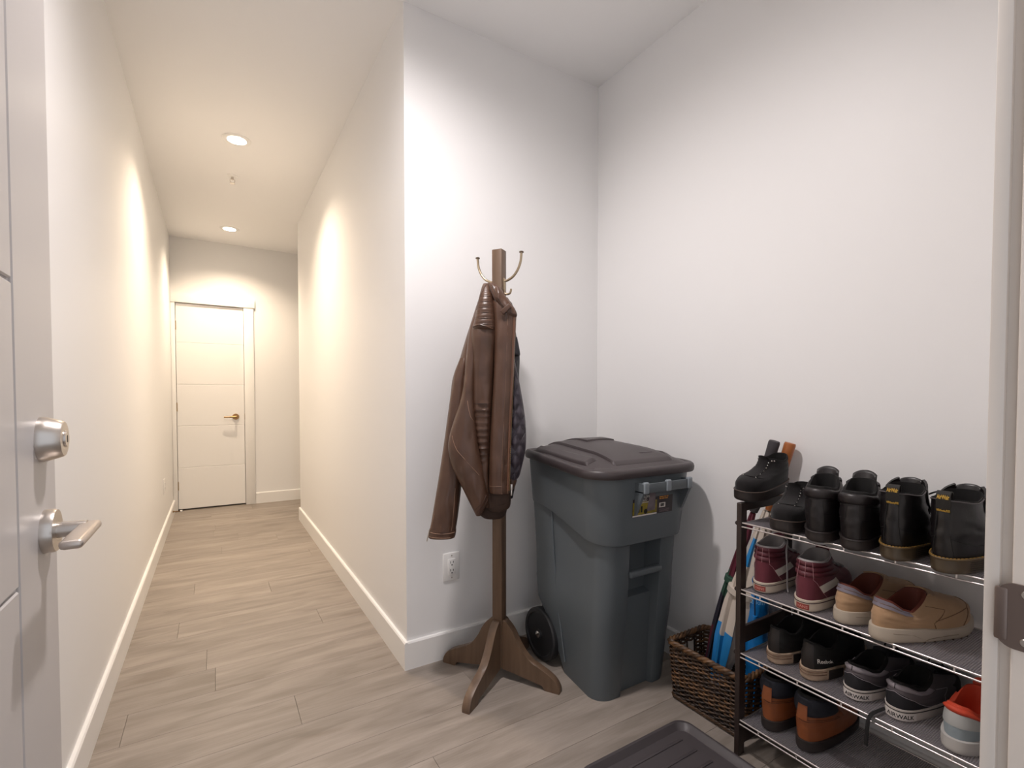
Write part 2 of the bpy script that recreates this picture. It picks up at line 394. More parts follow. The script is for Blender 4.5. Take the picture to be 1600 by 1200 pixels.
# ------------------------------------------------------------------ coat stand
M_WOOD = mat('walnut stained wood', '#65503f', .42, var=.14, scale=9, stretch=(6, 6, .5), bump=.05, bscale=40)
SX, SY, SRZ = .950, 1.640, math.radians(212.5)
st = thing('coat_stand', 'brown wooden coat stand with brass hooks and four curved feet in the alcove', 'coat stand', (SX, SY, 0), SRZ)
MB().rbox((-.021, -.021, .045), (.021, .021, 1.676), .003, 2).build('post', M_WOOD, st, 30)
prof_t = catmull([(.019, .232), (.036, .228), (.062, .200), (.090, .150), (.125, .108), (.170, .084), (.210, .066), (.240, .046), (.2565, .020), (.2580, .000)], 4)
prof_b = catmull([(.2000, .000), (.194, .012), (.182, .0175), (.120, .026), (.06, .036), (.019, .040)], 3)
out = prof_t + prof_b
for k in range(4):
    R_ = Matrix.Rotation(k * PI / 2, 4, 'Z')
    m = MB(); T = .0155
    rings = []
    for y, ins in ((-T, .0022), (-T + .0025, 0), (T - .0025, 0), (T, .0022)):
        cxm = sum(p[0] for p in out) / len(out); czm = sum(p[1] for p in out) / len(out)
        rings.append([(max(.0195, p[0] - ins * (1 if p[0] > cxm else -1)) if p[0] > .02 else p[0], y, p[1] - ins * (1 if p[1] > czm else 0)) for p in out])
    # side caps as strips between the top and the bottom curve
    m.loft(rings, False, False)
    nt_, nb_ = len(prof_t), len(prof_b)
    for ri, rev in ((0, False), (3, True)):
        o0 = len(m.v); m.v += [tuple(p) for p in rings[ri]]
        top = list(range(o0, o0 + nt_)); bot = list(range(o0 + nt_, o0 + nt_ + nb_))[::-1]
        i = j = 0
        while i < nt_ - 1 or j < nb_ - 1:
            if j == nb_ - 1 or (i < nt_ - 1 and m.v[top[i + 1]][0] <= m.v[bot[min(j + 1, nb_ - 1)]][0] + .02): m.f.append((top[i], top[i + 1], bot[j])); i += 1
            else: m.f.append((top[i], bot[j + 1], bot[j])); j += 1
    m.xform(R_); m.build('leg', M_WOOD, st, 50)
    dz = {0: -.152, 1: 0, 2: -.175, 3: 0}[k]
    m = MB()
    pts = catmull([(.022, 0, 1.520), (.0235, 0, 1.552), (.036, 0, 1.556), (.060, 0, 1.568), (.080, 0, 1.592), (.092, 0, 1.622), (.0955, 0, 1.655)], 5)
    m.tube(pts, [.0055] * 8 + [.0048] * (len(pts) - 8), 10)
    m.rbox((.0205, -.0075, 1.522), (.0250, .0075, 1.566), .002)
    m.tube(catmull([(.0235, 0, 1.528), (.0245, 0, 1.508), (.034, 0, 1.503), (.046, 0, 1.505), (.051, 0, 1.514), (.0515, 0, 1.522)], 4), .0042, 8)
    R_ = Matrix.Translation((0, 0, dz)) @ R_
    m.xform(R_); hk = m.build('hook', mat('antique brass', '#b3a28a', .33, 1), st, 50)
    c = R_ @ Vector((.0955, 0, 1.655))
    MB().lathe([(0, -.001), (.0085, 0), (.0085, .0035), (.007, .005), (0, .0052)], 16, 'z', c).build('hook_cap', mat('dark brass', '#6e6152', .4, .9), hk)

# ------------------------------------------------------------------ jackets (local x right, y away from the viewer, z up; unit u about 2.36 mm)
U = .002361
def JP(x, y, d): return ((x - 782) * U, d, (623 - y) * U)
class Drape:
    """cloth tube: rows (y, x left, x right, depth of the middle, half thickness)"""
    def __init__(s, rows, n=40, sub=6, fold=0, freq=3, seed=0, sq=2.3, rib=None):
        s.rows = catmull(rows, sub); s.n = n; s.fold = fold; s.freq = freq; s.seed = seed; s.sq = sq; s.rib = rib
    def row(s, y):
        R = s.rows
        if y <= R[0][0]: return R[0]
        for a, b in zip(R, R[1:]):
            if y <= b[0]:
                t = (y - a[0]) / max(1e-6, b[0] - a[0]); return tuple(lerp(p, q, t) for p, q in zip(a, b))
        return R[-1]
    def P(s, y, ang, off=0):
        _, xl, xr, d, th = s.row(y)
        c, q = math.cos(ang), math.sin(ang); e = 2 / s.sq
        x = (xl + xr) / 2 + (xr - xl) / 2 * math.copysign(abs(c) ** e, c)
        dep = th * math.copysign(abs(q) ** e, q)
        f = s.fold * (vnoise(x * s.freq / 30 + s.seed, y / 55 + s.seed) + .5 * vnoise(x * s.freq / 14 + s.seed * 2, y / 26 + 7)) * (abs(q))
        if s.rib: f += s.rib(x, y) * (abs(q) ** .5)
        dep += math.copysign(f + off, q)
        return JP(x, y, d + dep)
    def front(s, y, fr, off=.001):     # fr 0..1 across, nearest side to the viewer
        c = max(-1, min(1, 2 * fr - 1)); ang = -math.acos(math.copysign(abs(c) ** (s.sq / 2), c))
        return s.P(y, ang, off)
    def mesh(s, mb=None):
        mb = mb or MB()
        rings = [[s.P(r[0], 2 * PI * k / s.n) for k in range(s.n)] for r in s.rows]
        return mb.loft(rings)
    def strip(s, ys, f0, f1, th=.0015, n=5, off=.0):   # raised band on the front
        A, B = [], []
        for i, y in enumerate(ys):
            a, b = (f0(y), f1(y)) if callable(f0) else (f0, f1)
            A.append([s.front(y, lerp(a, b, j / (n - 1)), off + th) for j in range(n)]); B.append([s.front(y, lerp(a, b, j / (n - 1)), off - .001) for j in range(n)])
        return MB().slab(A, B)
    def seam(s, pts, r=.0011, off=.0006, mb=None):
        mb = mb or MB()
        P = []
        for (y0, f0), (y1, f1) in zip(pts, pts[1:]):
            for k in range(6): P.append(s.front(lerp(y0, y1, k / 6), lerp(f0, f1, k / 6), off))
        P.append(s.front(*pts[-1], off)); mb.tube(P, r, 6); return mb
M_LEA = mat('brown leather', '#523a2d', .36, var=.12, scale=14, bump=.22, bscale=420, spec=.5)
M_LEAD = mat('dark brown knit', '#35251c', .8, bump=.3, bscale=300, stretch=(6, 6, .3))
M_THREAD = mat('tan thread', '#8d6e5a', .6)
M_SEAMD = mat('seam groove brown', '#3d2a21', .6)
M_QUILT = mat('quilted charcoal lining', '#39323a', .45, bump=.12, bscale=300, spec=.5)
M_BLKCLOTH = mat('black jacket cloth', '#1d1b20', .62, bump=.12, bscale=260)
jk = thing('leather_jacket', 'brown leather biker jacket hanging from the coat stand with ribbed shoulders', 'jacket', (.892, 1.546, 1.10), math.radians(-31.6))
# far sleeve at the left
slv = Drape([(560, 722, 738, .010, .030), (590, 711, 735, .008, .036), (620, 707, 732, .006, .040), (660, 701.5, 730, .004, .042), (700, 696, 728, .0, .042), (740, 690, 726, -.004, .041), (780, 683.5, 722, -.008, .040), (812, 678, 718, -.010, .038), (827, 675, 715.5, -.011, .037)], fold=.020, freq=2.2, seed=3.3)
s1 = slv.mesh().build('sleeve', M_LEA, jk, 60)
cf = Drape([(826, 674.5, 716, -.011, .0385), (830, 674, 716, -.011, .039), (836, 673, 715, -.011, .0385), (839, 673, 714, -.011, .037)], n=40, sub=3)
cf.mesh().build('cuff', M_LEA, s1, 50)
m = cf.seam([(829, .06), (830, .5), (829.5, .97)]); cf.seam([(836, .06), (837, .97)], mb=m); slv.seam([(760, .80), (800, .84), (826, .86)], mb=m); slv.seam([(800, .10), (826, .06)], mb=m); m.build('stitching', M_THREAD, s1)
m = MB(); m.tube([JP(675.5, 826, -.03), JP(673, 838, -.035), JP(672, 843, -.035)], .0022, 6); m.build('zip_pull', M_STEEL, s1)
# back and body
bk = Drape([(446, 761, 768, .012, .012), (452, 757.5, 775, .014, .022), (470, 750, 786, .020, .040), (500, 740, 796, .024, .055), (540, 727, 801, .026, .062), (580, 716, 803, .028, .066), (600, 712, 803, .030, .066), (630, 722, 804, .032, .064), (680, 728, 803, .034, .062), (730, 734, 801, .034, .058), (765, 748, 799, .034, .054), (785, 756, 797, .034, .050)], n=48, fold=.022, freq=2, seed=1.7)
bo = bk.mesh().build('body', M_LEA, jk, 60)
m = bk.seam([(594, .03), (599, .12), (601, .22)]); bk.seam([(470, .17), (500, .155), (560, .20), (640, .14)], mb=m); m.build('seam', M_SEAMD, bo)
# near back panel folded forward, ending in the hem
fp = Drape([(500, 744, 750, -.030, .012), (520, 738, 751, -.034, .018), (560, 733.5, 750, -.040, .026), (600, 730, 748, -.046, .032), (630, 724, 747, -.052, .036), (660, 714, 749, -.056, .040), (690, 707, 752, -.058, .042), (715, 710, 757, -.058, .042), (740, 719, 761, -.056, .040), (765, 731, 766, -.052, .037), (780, 738, 767.5, -.050, .034), (792, 744, 761, -.048, .030), (800, 748, 757, -.046, .022)], n=44, fold=.016, freq=2, seed=5.1)
fo = fp.mesh().build('back_panel', M_LEA, jk, 60)
m = fp.seam([(678, .13), (700, .33), (737, .86)], .0010); fp.seam([(626, .55), (650, .80), (658, .95)], mb=m)
m.build('stitching', M_THREAD, fo)
m = fp.seam([(776, .96), (784, .80), (795, .35)], .0008); fp.seam([(768, .96), (780, .70), (790, .25)], .0008, mb=m); m.build('hem_stitch', M_SEAMD, fo)
# hem opening and knitted waistband
hb = Drape([(778, 750, 796, .012, .040), (788, 749, 797, .012, .044), (800, 750, 795, .012, .044), (806, 753, 793, .012, .043), (810, 758, 789, .012, .038)], n=44, sub=4, rib=lambda x, y: .0014 * math.sin(x * 1.9))
hb.mesh().build('hem_band', M_LEAD, jk, 60)
wb = Drape([(756, 764, 800, -.030, .030), (768, 764.5, 801, -.030, .032), (780, 763, 801.5, -.028, .032), (790, 764, 800, -.026, .031), (795, 768, 794, -.025, .027), (797, 772, 788, -.024, .022)], n=44, sub=4, rib=lambda x, y: .0009 * math.sin(x * 2.6))
wo = wb.mesh().build('waistband', mat('waistband knit', '#3c2a20', .75, bump=.25, bscale=300), jk, 60)
wb.seam([(789, .08), (785.5, .60), (781, .97)], .0009).build('stitching', M_SEAMD, wo)
# near sleeve
ns = Drape([(506, 747, 776, -0.042, .022), (514, 743.5, 778, -0.046, .032), (530, 742, 778.5, -0.050, .037), (560, 742, 777, -0.044, .038), (600, 742, 775, -0.044, .037), (640, 743, 773, -0.044, .035), (680, 747, 771, -0.042, .033), (710, 751, 770, -0.038, .031), (740, 755, 769, -0.034, .029), (775, 760, 769, -0.030, .025), (790, 762, 768, -0.028, .02)], n=44, sub=14, fold=.012, freq=2, seed=8.8, rib=lambda x, y: (.0060 * abs(math.sin(PI * (y - 630.5) / 9.6)) ** .6 - .005) * sstep(624, 630, y) * (1 - sstep(716, 724, y)))
no = ns.mesh().build('near_sleeve', M_LEA, jk, 60)
m = MB()
for k in range(9): ns.seam([(630.5 + 9.6 * k, .04), (630.5 + 9.6 * k, .97)], .0007, .0002, mb=m)
m.build('rib_stitch', M_SEAMD, no, kind='stuff')
ns.strip([lerp(630, 630, k) + k for k in range(0, 2)], .1, .9, .0004, 5).build('seam', M_SEAMD, no)
# ribbed shoulder yoke
yk = Drape([(446, 759, 768, -.012, .010), (452, 757, 771, -.020, .020), (465, 754, 774, -.030, .030), (480, 751, 776, -.038, .036), (495, 748.5, 777.5, -.044, .039), (508, 746, 778, -.048, .041), (516, 744.5, 778, -.050, .041), (520, 746, 778, -.050, .036)], n=40, sub=14, rib=lambda x, y: (.0036 * abs(math.sin(PI * (y + (x - 762) * .05 - 461) / 8.6)) ** .6 - .002) * sstep(458, 464, y))
yo = yk.mesh().build('shoulder_yoke', M_LEA, jk, 60)
m = MB(); yk.seam([(515.5, .02), (514, .35), (516.5, .62), (519.5, .9)], .0030, .001, mb=m); m.build('armhole_piping', M_LEA, yo)
m = MB()
for k in range(7): yk.seam([(461 + 8.6 * k + .5, .06), (461 + 8.6 * k - .6, .95)], .0006, .0003, mb=m)
yk.seam([(448, .55), (456, .30), (468, .12), (490, .03)], .0009, mb=m)
m.build('rib_stitch', M_SEAMD, yo, kind='stuff')
# front panel with placket
pn = Drape([(470, 774, 797, -.040, .018), (480, 774, 803, -.046, .024), (492, 775, 809.5, -.050, .027), (510, 776, 809.5, -.052, .028), (540, 776.5, 808, -.054, .029), (580, 776, 806.5, -.056, .029), (640, 772.5, 803.8, -.058, .030), (700, 769.5, 801.5, -.058, .030), (740, 768.5, 800.5, -.057, .029), (760, 768.5, 800, -.056, .028), (766, 769.5, 799.8, -.056, .026)], n=44, sub=10, fold=.012, freq=2, seed=4.2)
po = pn.mesh().build('front_panel', M_LEA, jk, 60)
ys = [498 + 3 * k for k in range(90)]
A, B = [], []
for y in ys:
    pk_ = [.0028 + .0030 * math.sin(y * 1.1 + j * 2.1) * (1 if 0 < j < 4 else 0) + .0030 * vnoise(y * .21, j * 3.7) for j in range(6)]
    A.append([pn.front(y, .62 + .22 * j / 5, pk_[j]) for j in range(6)]); B.append([pn.front(y, .62 + .22 * j / 5, -.001) for j in range(6)])
MB().slab(A, B).build('puckered_placket', M_LEA, po, 50)
pn.strip([498 + 6 * k for k in range(45)], .865, .965, .0024, 4).build('zip_facing', mat('zip facing leather', '#7d5540', .5, bump=.2, bscale=300), po, 50)
m = pn.seam([(500, .615), (580, .615), (660, .615), (766, .615)], .0007); pn.seam([(500, .91), (660, .91), (766, .91)], .0006, .0026, mb=m); pn.seam([(755, .03), (754, .5), (755.5, .97)], .0007, mb=m); m.build('stitching', M_THREAD, po)
m = MB()
for k in range(88): 
    c = Vector(pn.front(500 + 3 * k, .985, .001)); m.box(c - Vector((.0012, .0012, .0018)), c + Vector((.0012, .0012, .0018)))
m.build('zip_teeth', M_BRASS, po, 0, kind='stuff')
m = MB(); m.rbox(JP(800.8, 762, -.064), JP(804.2, 752.5, -.056), .0018); m.rbox(JP(801.3, 770, -.062), JP(803.6, 762, -.058), .001); m.build('zip_pull', M_STEEL, po)
# collar and tab
cl = Drape([(447, 766, 776, -0.027, .012), (453, 767.5, 784, -0.035, .018), (462, 770.5, 790, -0.043, .022), (472, 775, 796, -0.051, .024), (482, 781.5, 803, -0.057, .024), (490, 788, 808.5, -0.061, .022), (497, 792, 811, -0.063, .018), (501, 796, 810, -0.063, .012)], n=36, sub=7, fold=.018, freq=3, seed=6.6)
co = cl.mesh().build('collar', M_LEA, jk, 60)
m = cl.seam([(450, .12), (465, .10), (480, .06), (492, .10)], .0022); cl.seam([(452, .38), (466, .33), (480, .28), (488, .30)], .0016, mb=m); m.build('collar_seam', M_SEAMD, co)  # dark tubes mark the seams and paint the shade along the collar border
m = MB().rbox((-.020, -.0035, -.0085), (.020, .0035, .0085), .003); m.xform(Matrix.Translation(JP(794.5, 490.5, -.089)) @ Matrix.Rotation(math.radians(-42), 4, 'Y')); m.build('collar_tab', M_LEA, co)
# quilted lining
def qrib(x, y):
    a = abs(math.sin(PI * ((x - 800) * 1.9 + y) / 30)); b = abs(math.sin(PI * ((x - 800) * 1.9 - y) / 30)); return .013 * min(a, b) ** .55 - .005
ln = Drape([(560, 797, 806.5, -.028, .010), (580, 797, 811, -.024, .022), (610, 796, 817, -.020, .032), (640, 794, 822, -.016, .038), (670, 792, 825, -.014, .040), (700, 791, 824.5, -.014, .040), (725, 792, 819.5, -.014, .036), (742, 793, 815, -.014, .030), (748, 795, 811, -.014, .024)], n=64, sub=12, rib=qrib)
lo_ = ln.mesh().build('quilted_lining', M_QUILT, jk, 75)
m = MB()
for k in range(-3, 8):
    for sg in (-1, 1):
        P = []
        for q in range(40):
            y = 565 + q * 4.6; x = 800 + (34 * k - sg * y) / 1.25 - 0
            # bring into range
            r = ln.row(y); per = 30 / 1.9
            x = 800 + (((-sg * y) / 1.9) % per) + (k - 3) * per
            fr = (x - r[1]) / (r[2] - r[1])
            if .03 < fr < .97 and (not P or abs(x - lastx) < 8): P.append(ln.front(y, fr, .0002)); lastx = x
            elif len(P) > 2: m.tube(P, .0006, 5); P = []
            else: P = []
        if len(P) > 2: m.tube(P, .0006, 5)
m.build('quilt_stitch', mat('quilt thread', '#443d46', .5), lo_)
lb = Drape([(740, 796, 812, -.016, .026), (752, 796, 810.5, -.016, .026), (762, 797, 807, -.016, .022)], n=32, sub=5)
lb.mesh().build('lining_hem', M_LEA, jk, 60)

# black jacket behind, on the far right hook
bj = thing('black_jacket', 'black jacket hanging on the coat stand behind the brown leather jacket', 'jacket', (.892, 1.546, 1.10), math.radians(-31.6))
dr = Drape([(468, 795, 804, .186, .016), (480, 792, 806.5, .184, .026), (500, 790, 808.5, .180, .036), (530, 788, 813.0, .176, .044), (550, 786, 816.5, .174, .048), (590, 784, 815.5, .172, .052), (640, 783, 818, .170, .054), (700, 784, 817, .168, .054), (740, 786, 813.5, .166, .052), (770, 788, 809, .164, .048), (785, 790, 806, .162, .042)], n=44, fold=.012, freq=2, seed=2.4)
dr.mesh().build('body', M_BLKCLOTH, bj, 60)
dc = Drape([(457, 797, 801, .184, .012), (462, 795, 804, .182, .022), (474, 793.5, 806, .180, .028), (488, 795, 807.5, .178, .028), (496, 797, 806, .178, .020)], n=32, sub=6, fold=.008, seed=9)
dc.mesh().build('collar', M_BLKCLOTH, bj, 60)
dl = Drape([(520, 800, 812, .140, .016), (535, 801, 815, .138, .020), (548, 803, 817, .136, .020), (552, 806, 815.5, .136, .014)], n=28, sub=5)
dl.mesh().build('lapel', M_BLKCLOTH, bj, 60)
ds = Drape([(560, 800, 813, .150, .03), (620, 800, 816, .148, .036), (690, 799, 815, .146, .036), (750, 798, 810, .144, .034), (786, 797, 805.5, .142, .030), (790, 799, 804, .142, .024)], n=32, fold=.01, seed=3)
ds.mesh().build('sleeve', M_BLKCLOTH, bj, 60)

# ------------------------------------------------------------------ wheeled bin
M_BIN = mat('slate grey plastic', '#5b6266', .42, bump=.06, bscale=260, spec=.45)
M_LID = mat('dark brown grey plastic', '#3f3839', .40, bump=.10, bscale=320, spec=.45)
M_RUB = mat('black rubber', '#262628', .55)
M_BINL = mat('light slate plastic', '#858d93', .35)
BX, BY = 1.340, 1.19                      # centre line and front of the bin
bn = thing('wheeled_bin', 'large slate grey wheeled rubbish bin with dark lid in the alcove corner', 'bin', (BX, BY, 0))
def bin_outline(hw_f, hw_b, y0, y1, rf, rb, nf=12, notch=None):
    """closed outline seen from above, front (y0) faces the camera; counter-clockwise from the front left"""
    pts = []
    def arc(cx, cy, r, a0, a1, n):
        for k in range(n + 1):
            a = math.radians(lerp(a0, a1, k / n)); pts.append((cx + r * math.cos(a), cy + r * math.sin(a)))
    # left side down to front left corner
    arc(-hw_b + rb, y1 - rb, rb, 90, 180, 6)
    for k in range(1, 5): pts.append((lerp(-hw_b, -hw_f, k / 5), lerp(y1 - rb, y0 + rf, k / 5)))
    arc(-hw_f + rf, y0 + rf, rf, 180, 270, nf)
    if notch:
        na, nb_, dep = notch
        pts.extend([(na, y0), (na + .006, y0 + .004), (na + .012, y0 + dep), (nb_ - .012, y0 + dep), (nb_ - .006, y0 + .004), (nb_, y0)])
    else:
        for k in range(1, 7): pts.append((lerp(-hw_f + rf, hw_f - rf, k / 7), y0))
    arc(hw_f - rf, y0 + rf, rf, 270, 360, nf)
    for k in range(1, 5): pts.append((lerp(hw_f, hw_b, k / 5), lerp(y0 + rf, y1 - rb, k / 5)))
    arc(hw_b - rb, y1 - rb, rb, 0, 90, 6)
    return pts
# lower body with the front channel; the back is cut away above the wheels
rings = []
for z, hwf, hwb, y0, y1, dep in ((.004, .160, .150, .106, .340, .020), (.000, .170, .155, .100, .350, .022), (.02, .172, .157, .098, .358, .022), (.10, .176, .160, .091, .40, .026), (.20, .181, .168, .082, .455, .030), (.27, .186, .182, .074, .495, .034), (.36, .190, .190, .066, .50, .038), (.37, .191, .190, .065, .50, .072), (.46, .197, .194, .060, .505, .074), (.60, .205, .200, .054, .51, .078), (.70, .210, .204, .050, .515, .078)):
    rings.append([(x, y, z) for x, y in bin_outline(hwf + .009 - .014 * sstep(.3, .46, z), hwb + .004 - .010 * sstep(.3, .46, z), y0, y1, .062, .03, notch=(-.080, .092, dep))])
body = MB().loft(rings).build('body', M_BIN, bn, 35)
# upper skirt: lower edge drops towards the front
def skirt_z(y): return .583 + .085 * sstep(.02, .46, y)
def skirt(off, z, zl=None):
    t = z
    return bin_outline(lerp(.222, .250, t) + off, lerp(.205, .222, t) + off, lerp(.030, .014, t) - off, .522 + off, .105, .05, 16)
rings = []
def srow(off, t, dz=0):
    R = []
    for x, y in skirt(off, t):
        zb = skirt_z(y); R.append((x, y, lerp(zb, .845, t) + dz))
    return R
rings = [srow(-.016, .0, .012), srow(-.012, 0, .004), srow(-.006, 0, .0), srow(-.001, .012), srow(0, .05), srow(0, .35), srow(0, .7), srow(0, 1.0), srow(-.012, 1.0), srow(-.012, .7)]
sk = MB().loft(rings).build('upper_skirt', M_BIN, bn, 40)
# grip bar across the channel
m = MB(); m.rbox((-.076, .050, .452), (.088, .078, .474), .007, 3); m.build('grip_bar', M_BIN, bn)
m = MB(); m.tube([(-.168, .19, .24), (-.150, .12, .246), (-.11, .09, .25), (-.078, .0795, .252)], .0010, 5); m.build('mould_line', M_BIN, bn)
# side rib near the back left
m = MB(); m.tube(catmull([(-.2005, .36, .66), (-.1955, .355, .5), (-.188, .345, .34), (-.180, .33, .2), (-.171, .31, .06)], 5), .004, 6); m.build('side_rib', M_BIN, bn)
# lid
def lid_outline(off): return bin_outline(.268 + off, .238 + off, .000 - off, .545 + off, .105 + off, .07 + off, 16)
def rimz(y): return .842 + .030 * sstep(.03, .55, y)
rings = []
for off, dz in ((-.012, -.016), (-.003, -.017), (0, -.012), (.0015, .0), (-.002, .010), (-.008, .0145), (-.020, .0155), (-.026, .012)):
    rings.append([(x, y, rimz(y) + dz) for x, y in lid_outline(off)])
ol = lid_outline(-.026); cxl, cyl_ = 0, .29
for k in range(1, 15):
    t = k / 15
    ring = []
    for x, y in ol:
        xx, yy = lerp(x, cxl, t), lerp(y, cyl_, t)
        dome = .053 * (1 - (1 - min(1, t * 1.02)) ** 2.1)
        ring.append((xx, yy, rimz(yy) + .012 + dome))
    rings.append(ring)
lid = MB().loft(rings).build('lid', M_LID, bn, 50)
def lidz(x, y):
    # invert the radial map roughly: find t so the ray from the centre through (x, y) meets the outline
    best = 1e9
    a = math.atan2(y - cyl_, x - cxl); r = math.hypot(x - cxl, y - cyl_)
    for (x0, y0), (x1, y1) in zip(ol, ol[1:] + ol[:1]):
        dx, dy = math.cos(a), math.sin(a); ex, ey = x1 - x0, y1 - y0; den = dx * ey - dy * ex
        if abs(den) < 1e-9: continue
        tt = ((x0 - cxl) * ey - (y0 - cyl_) * ex) / den; uu = ((x0 - cxl) * dy - (y0 - cyl_) * dx) / den
        if tt > 0 and -1e-6 <= uu <= 1 + 1e-6: best = min(best, tt)
    t = max(0, 1 - r / best)
    return rimz(y) + .012 + .053 * (1 - (1 - min(1, t * 1.02)) ** 2.1)
def lid_panel(name, xa, xb, ya, yb, hgt, n=10, mm=16):
    A, B = [], []
    for i in range(mm + 1):
        y = lerp(ya, yb, i / mm); fa, fb = (xa(y), xb(y)) if callable(xa) else (xa, xb)
        rowA, rowB = [], []
        for j in range(n + 1):
            u = j / n; x = lerp(fa, fb, u); e = min(min(u, 1 - u) * (fb - fa), min(i, mm - i) / mm * (yb - ya)); up = hgt * sstep(-.001, .0055, e)
            z = lidz(x, y); rowA.append((x, y, z + up)); rowB.append((x, y, z - .004))
        A.append(rowA); B.append(rowB)
    return MB().slab(A, B).build(name, M_LID, bn, 40)
lid_panel('raised_panel', lambda y: -.150 + .02 * sstep(.05, .5, y), lambda y: .150 - .02 * sstep(.05, .5, y), .055, .50, .0075, 50, 44)
lid_panel('raised_panel', lambda y: -.070, lambda y: .085, .30, .48, .0135, 30, 26)
lid_panel('raised_panel', lambda y: -.228 + .02 * sstep(.1, .5, y), lambda y: -.178, .12, .47, .009, 12, 36)
lid_panel('raised_panel', lambda y: .178, lambda y: .228 - .02 * sstep(.1, .5, y), .12, .47, .009, 10, 20)
M_MARK = mat('pale print', '#b5aeb0', .6)
mk = MB()
for k in range(3):
    a = 2 * PI * k / 3; c = (-.03 + .012 * math.cos(a), .385 + .010 * math.sin(a)); z = lidz(*c) + .0129
    mk.add([(c[0] + .009 * math.cos(a + b), c[1] + .006 * math.sin(a + b), z) for b in (0, 2.2, 4.1)], [(0, 1, 2)])
mk.build('printed_mark', M_MARK, lid, 0)
m = MB(); m.rbox((.03, .115, lidz(.06, .12) + .0045), (.10, .121, lidz(.06, .12) + .0085), .001); m.build('embossed_bar', mat('lid highlight', '#5d5558', .4), lid)
# front lift handle under the lid
hd = MB()
hx0, hx1 = -.092, .160
hd.rbox((hx0, -.020, .772), (hx1, .020, .780), .002)
hd.rbox((hx0, -.022, .772), (hx1, -.015, .806), .003)
for x in (hx0, hx1 - .012):
    o_ = [(.022, .806), (-.018, .806), (-.020, .774), (.018, .690), (.022, .690)]
    hd.loft([[(x + dx, y, z) for y, z in o_] for dx in (0, .012)])
hd = hd.build('front_handle', M_BIN, bn, 30)
for x in (hx0 + .001, (hx0 + hx1) / 2 - .012, hx1 - .025):
    m = MB(); m.rbox((x, -.0265, .771), (x + .024, -.012, .812), .005, 3); m.build('handle_tab', M_BINL, hd)
# wheels
for sgn in (-1, 1):
    wx = sgn * .168
    pf = [(0, -.016), (.086, -.016), (.090, -.019), (.102, -.019), (.107, -.013), (.107, .013), (.102, .019), (.090, .019), (.086, .014), (.020, .014), (.018, .020), (0, .020)]
    if sgn > 0: pf = [(r, -h) for r, h in pf][::-1]
    pf = [(r, -h) for r, h in pf] 
    wl = MB().lathe(pf, 40, 'x', (wx, .470, .107)).build('wheel', M_RUB, bn, 35)
    m = MB().lathe([(0, .0), (.014, .0), (.014, .006), (.009, .011), (0, .012)], 16, 'x', (0, 0, 0)); m.xform(Matrix.Translation((wx + sgn * .0185, .470, .107)) @ Matrix.Rotation(0 if sgn > 0 else PI, 4, 'Z')); m.build('axle_cap', mat('zinc', '#d8d4d0', .25, 1), wl)
MB().tube([(-.168, .470, .107), (.168, .470, .107)], .010, 12).build('axle', M_STEEL, bn)
for sgn in (-1, 1):
    MB().rbox((sgn * .145 - .004, .40, .06), (sgn * .145 + .004, .50, .30), .003).build('axle_bracket', M_BIN, bn)
# printed label on the front of the skirt
LY = .0195
def lab(x, z, d=0): return (x, LY - .0012 - d + (.80 - z) * .047, z)
def flat(x0, z0, x1, z1, d): return MB().slab([[lab(x0, z0, d), lab(x1, z0, d)], [lab(x0, z1, d), lab(x1, z1, d)]], [[lab(x0, z0, d - .0006), lab(x1, z0, d - .0006)], [lab(x0, z1, d - .0006), lab(x1, z1, d - .0006)]])
M_LB = mat('label black', '#2c2426', .35); M_LY = mat('label olive yellow', '#857522', .4, var=.25, scale=60); M_LO = mat('label orange', '#d08a2a', .45); M_LW = mat('label white', '#d8d0c8', .45)
lb = flat(-.100, .683, .105, .782, .0008).build('label', M_LB, bn, 0)
flat(-.099, .690, .022, .735, .0014).build('grass_print', M_LY, lb, 0)
flat(-.099, .6835, .022, .6885, .0014).build('base_strip', M_LW, lb, 0)
m = flat(-.030, .762, -.004, .764, .0018); 
for q in (flat(-.006, .762, -.004, .783, .0018), flat(-.075, .762, -.030, .764, .0018)): m.add(q.v, q.f)
m.build('logo_frame', M_LO, lb, 0)
flat(-.040, .7645, -.0065, .776, .0015).build('logo_panel', mat('label maroon', '#4c2330', .4), lb, 0)
m = MB().slab([[lab(-.030, .697, .0019), lab(.012, .700, .0019)], [lab(-.018, .768, .0019), lab(.012, .776, .0019)]], [[lab(-.030, .697, .001), lab(.012, .700, .001)], [lab(-.018, .768, .001), lab(.012, .776, .001)]])
m.build('bin_picture', mat('picture bin grey', '#6b6064', .4, var=.2, scale=40), lb, 0)
MB().add([lab(-.036 + .009 * math.cos(a * PI / 8), .699 + .009 * math.sin(a * PI / 8), .0022) for a in range(16)], [tuple(range(16))]).build('wheel_picture', M_BLACK, lb, 0)
m = MB()
for cx in (-.070, -.056):
    q = flat(cx - .004, .697, cx + .004, .719, .0018); m.add(q.v, q.f)
m.build('figure_picture', M_BLACK, lb, 0, kind='stuff')
for body_, z, sz, a in (('50 GALLON', .752, .0125, -.052), ('WHEELED', .7405, .0125, -.058), ('TRASH CONTAINER', .7315, .0066, -.052)):
    text(body_, sz, lambda x, y, z=z, a=a: lab(a + x, z + y, .0024), M_LW, lb, bold=.00012)
for z0, ws in ((.769, (.010, .012, .014)), (.7625, (.012, .018)), (.741, (.022, .010, .009)), (.7345, (.009, .015, .014))):
    m = MB(); x = .034
    for wd in ws:
        q = flat(x, z0, x + wd, z0 + .0034, .0016); m.add(q.v, q.f); x += wd + .003
    m.build('orange_print', M_LO, lb, 0, kind='stuff')
flat(.034, .704, .066, .721, .0016).build('barcode_panel', M_LW, lb, 0)
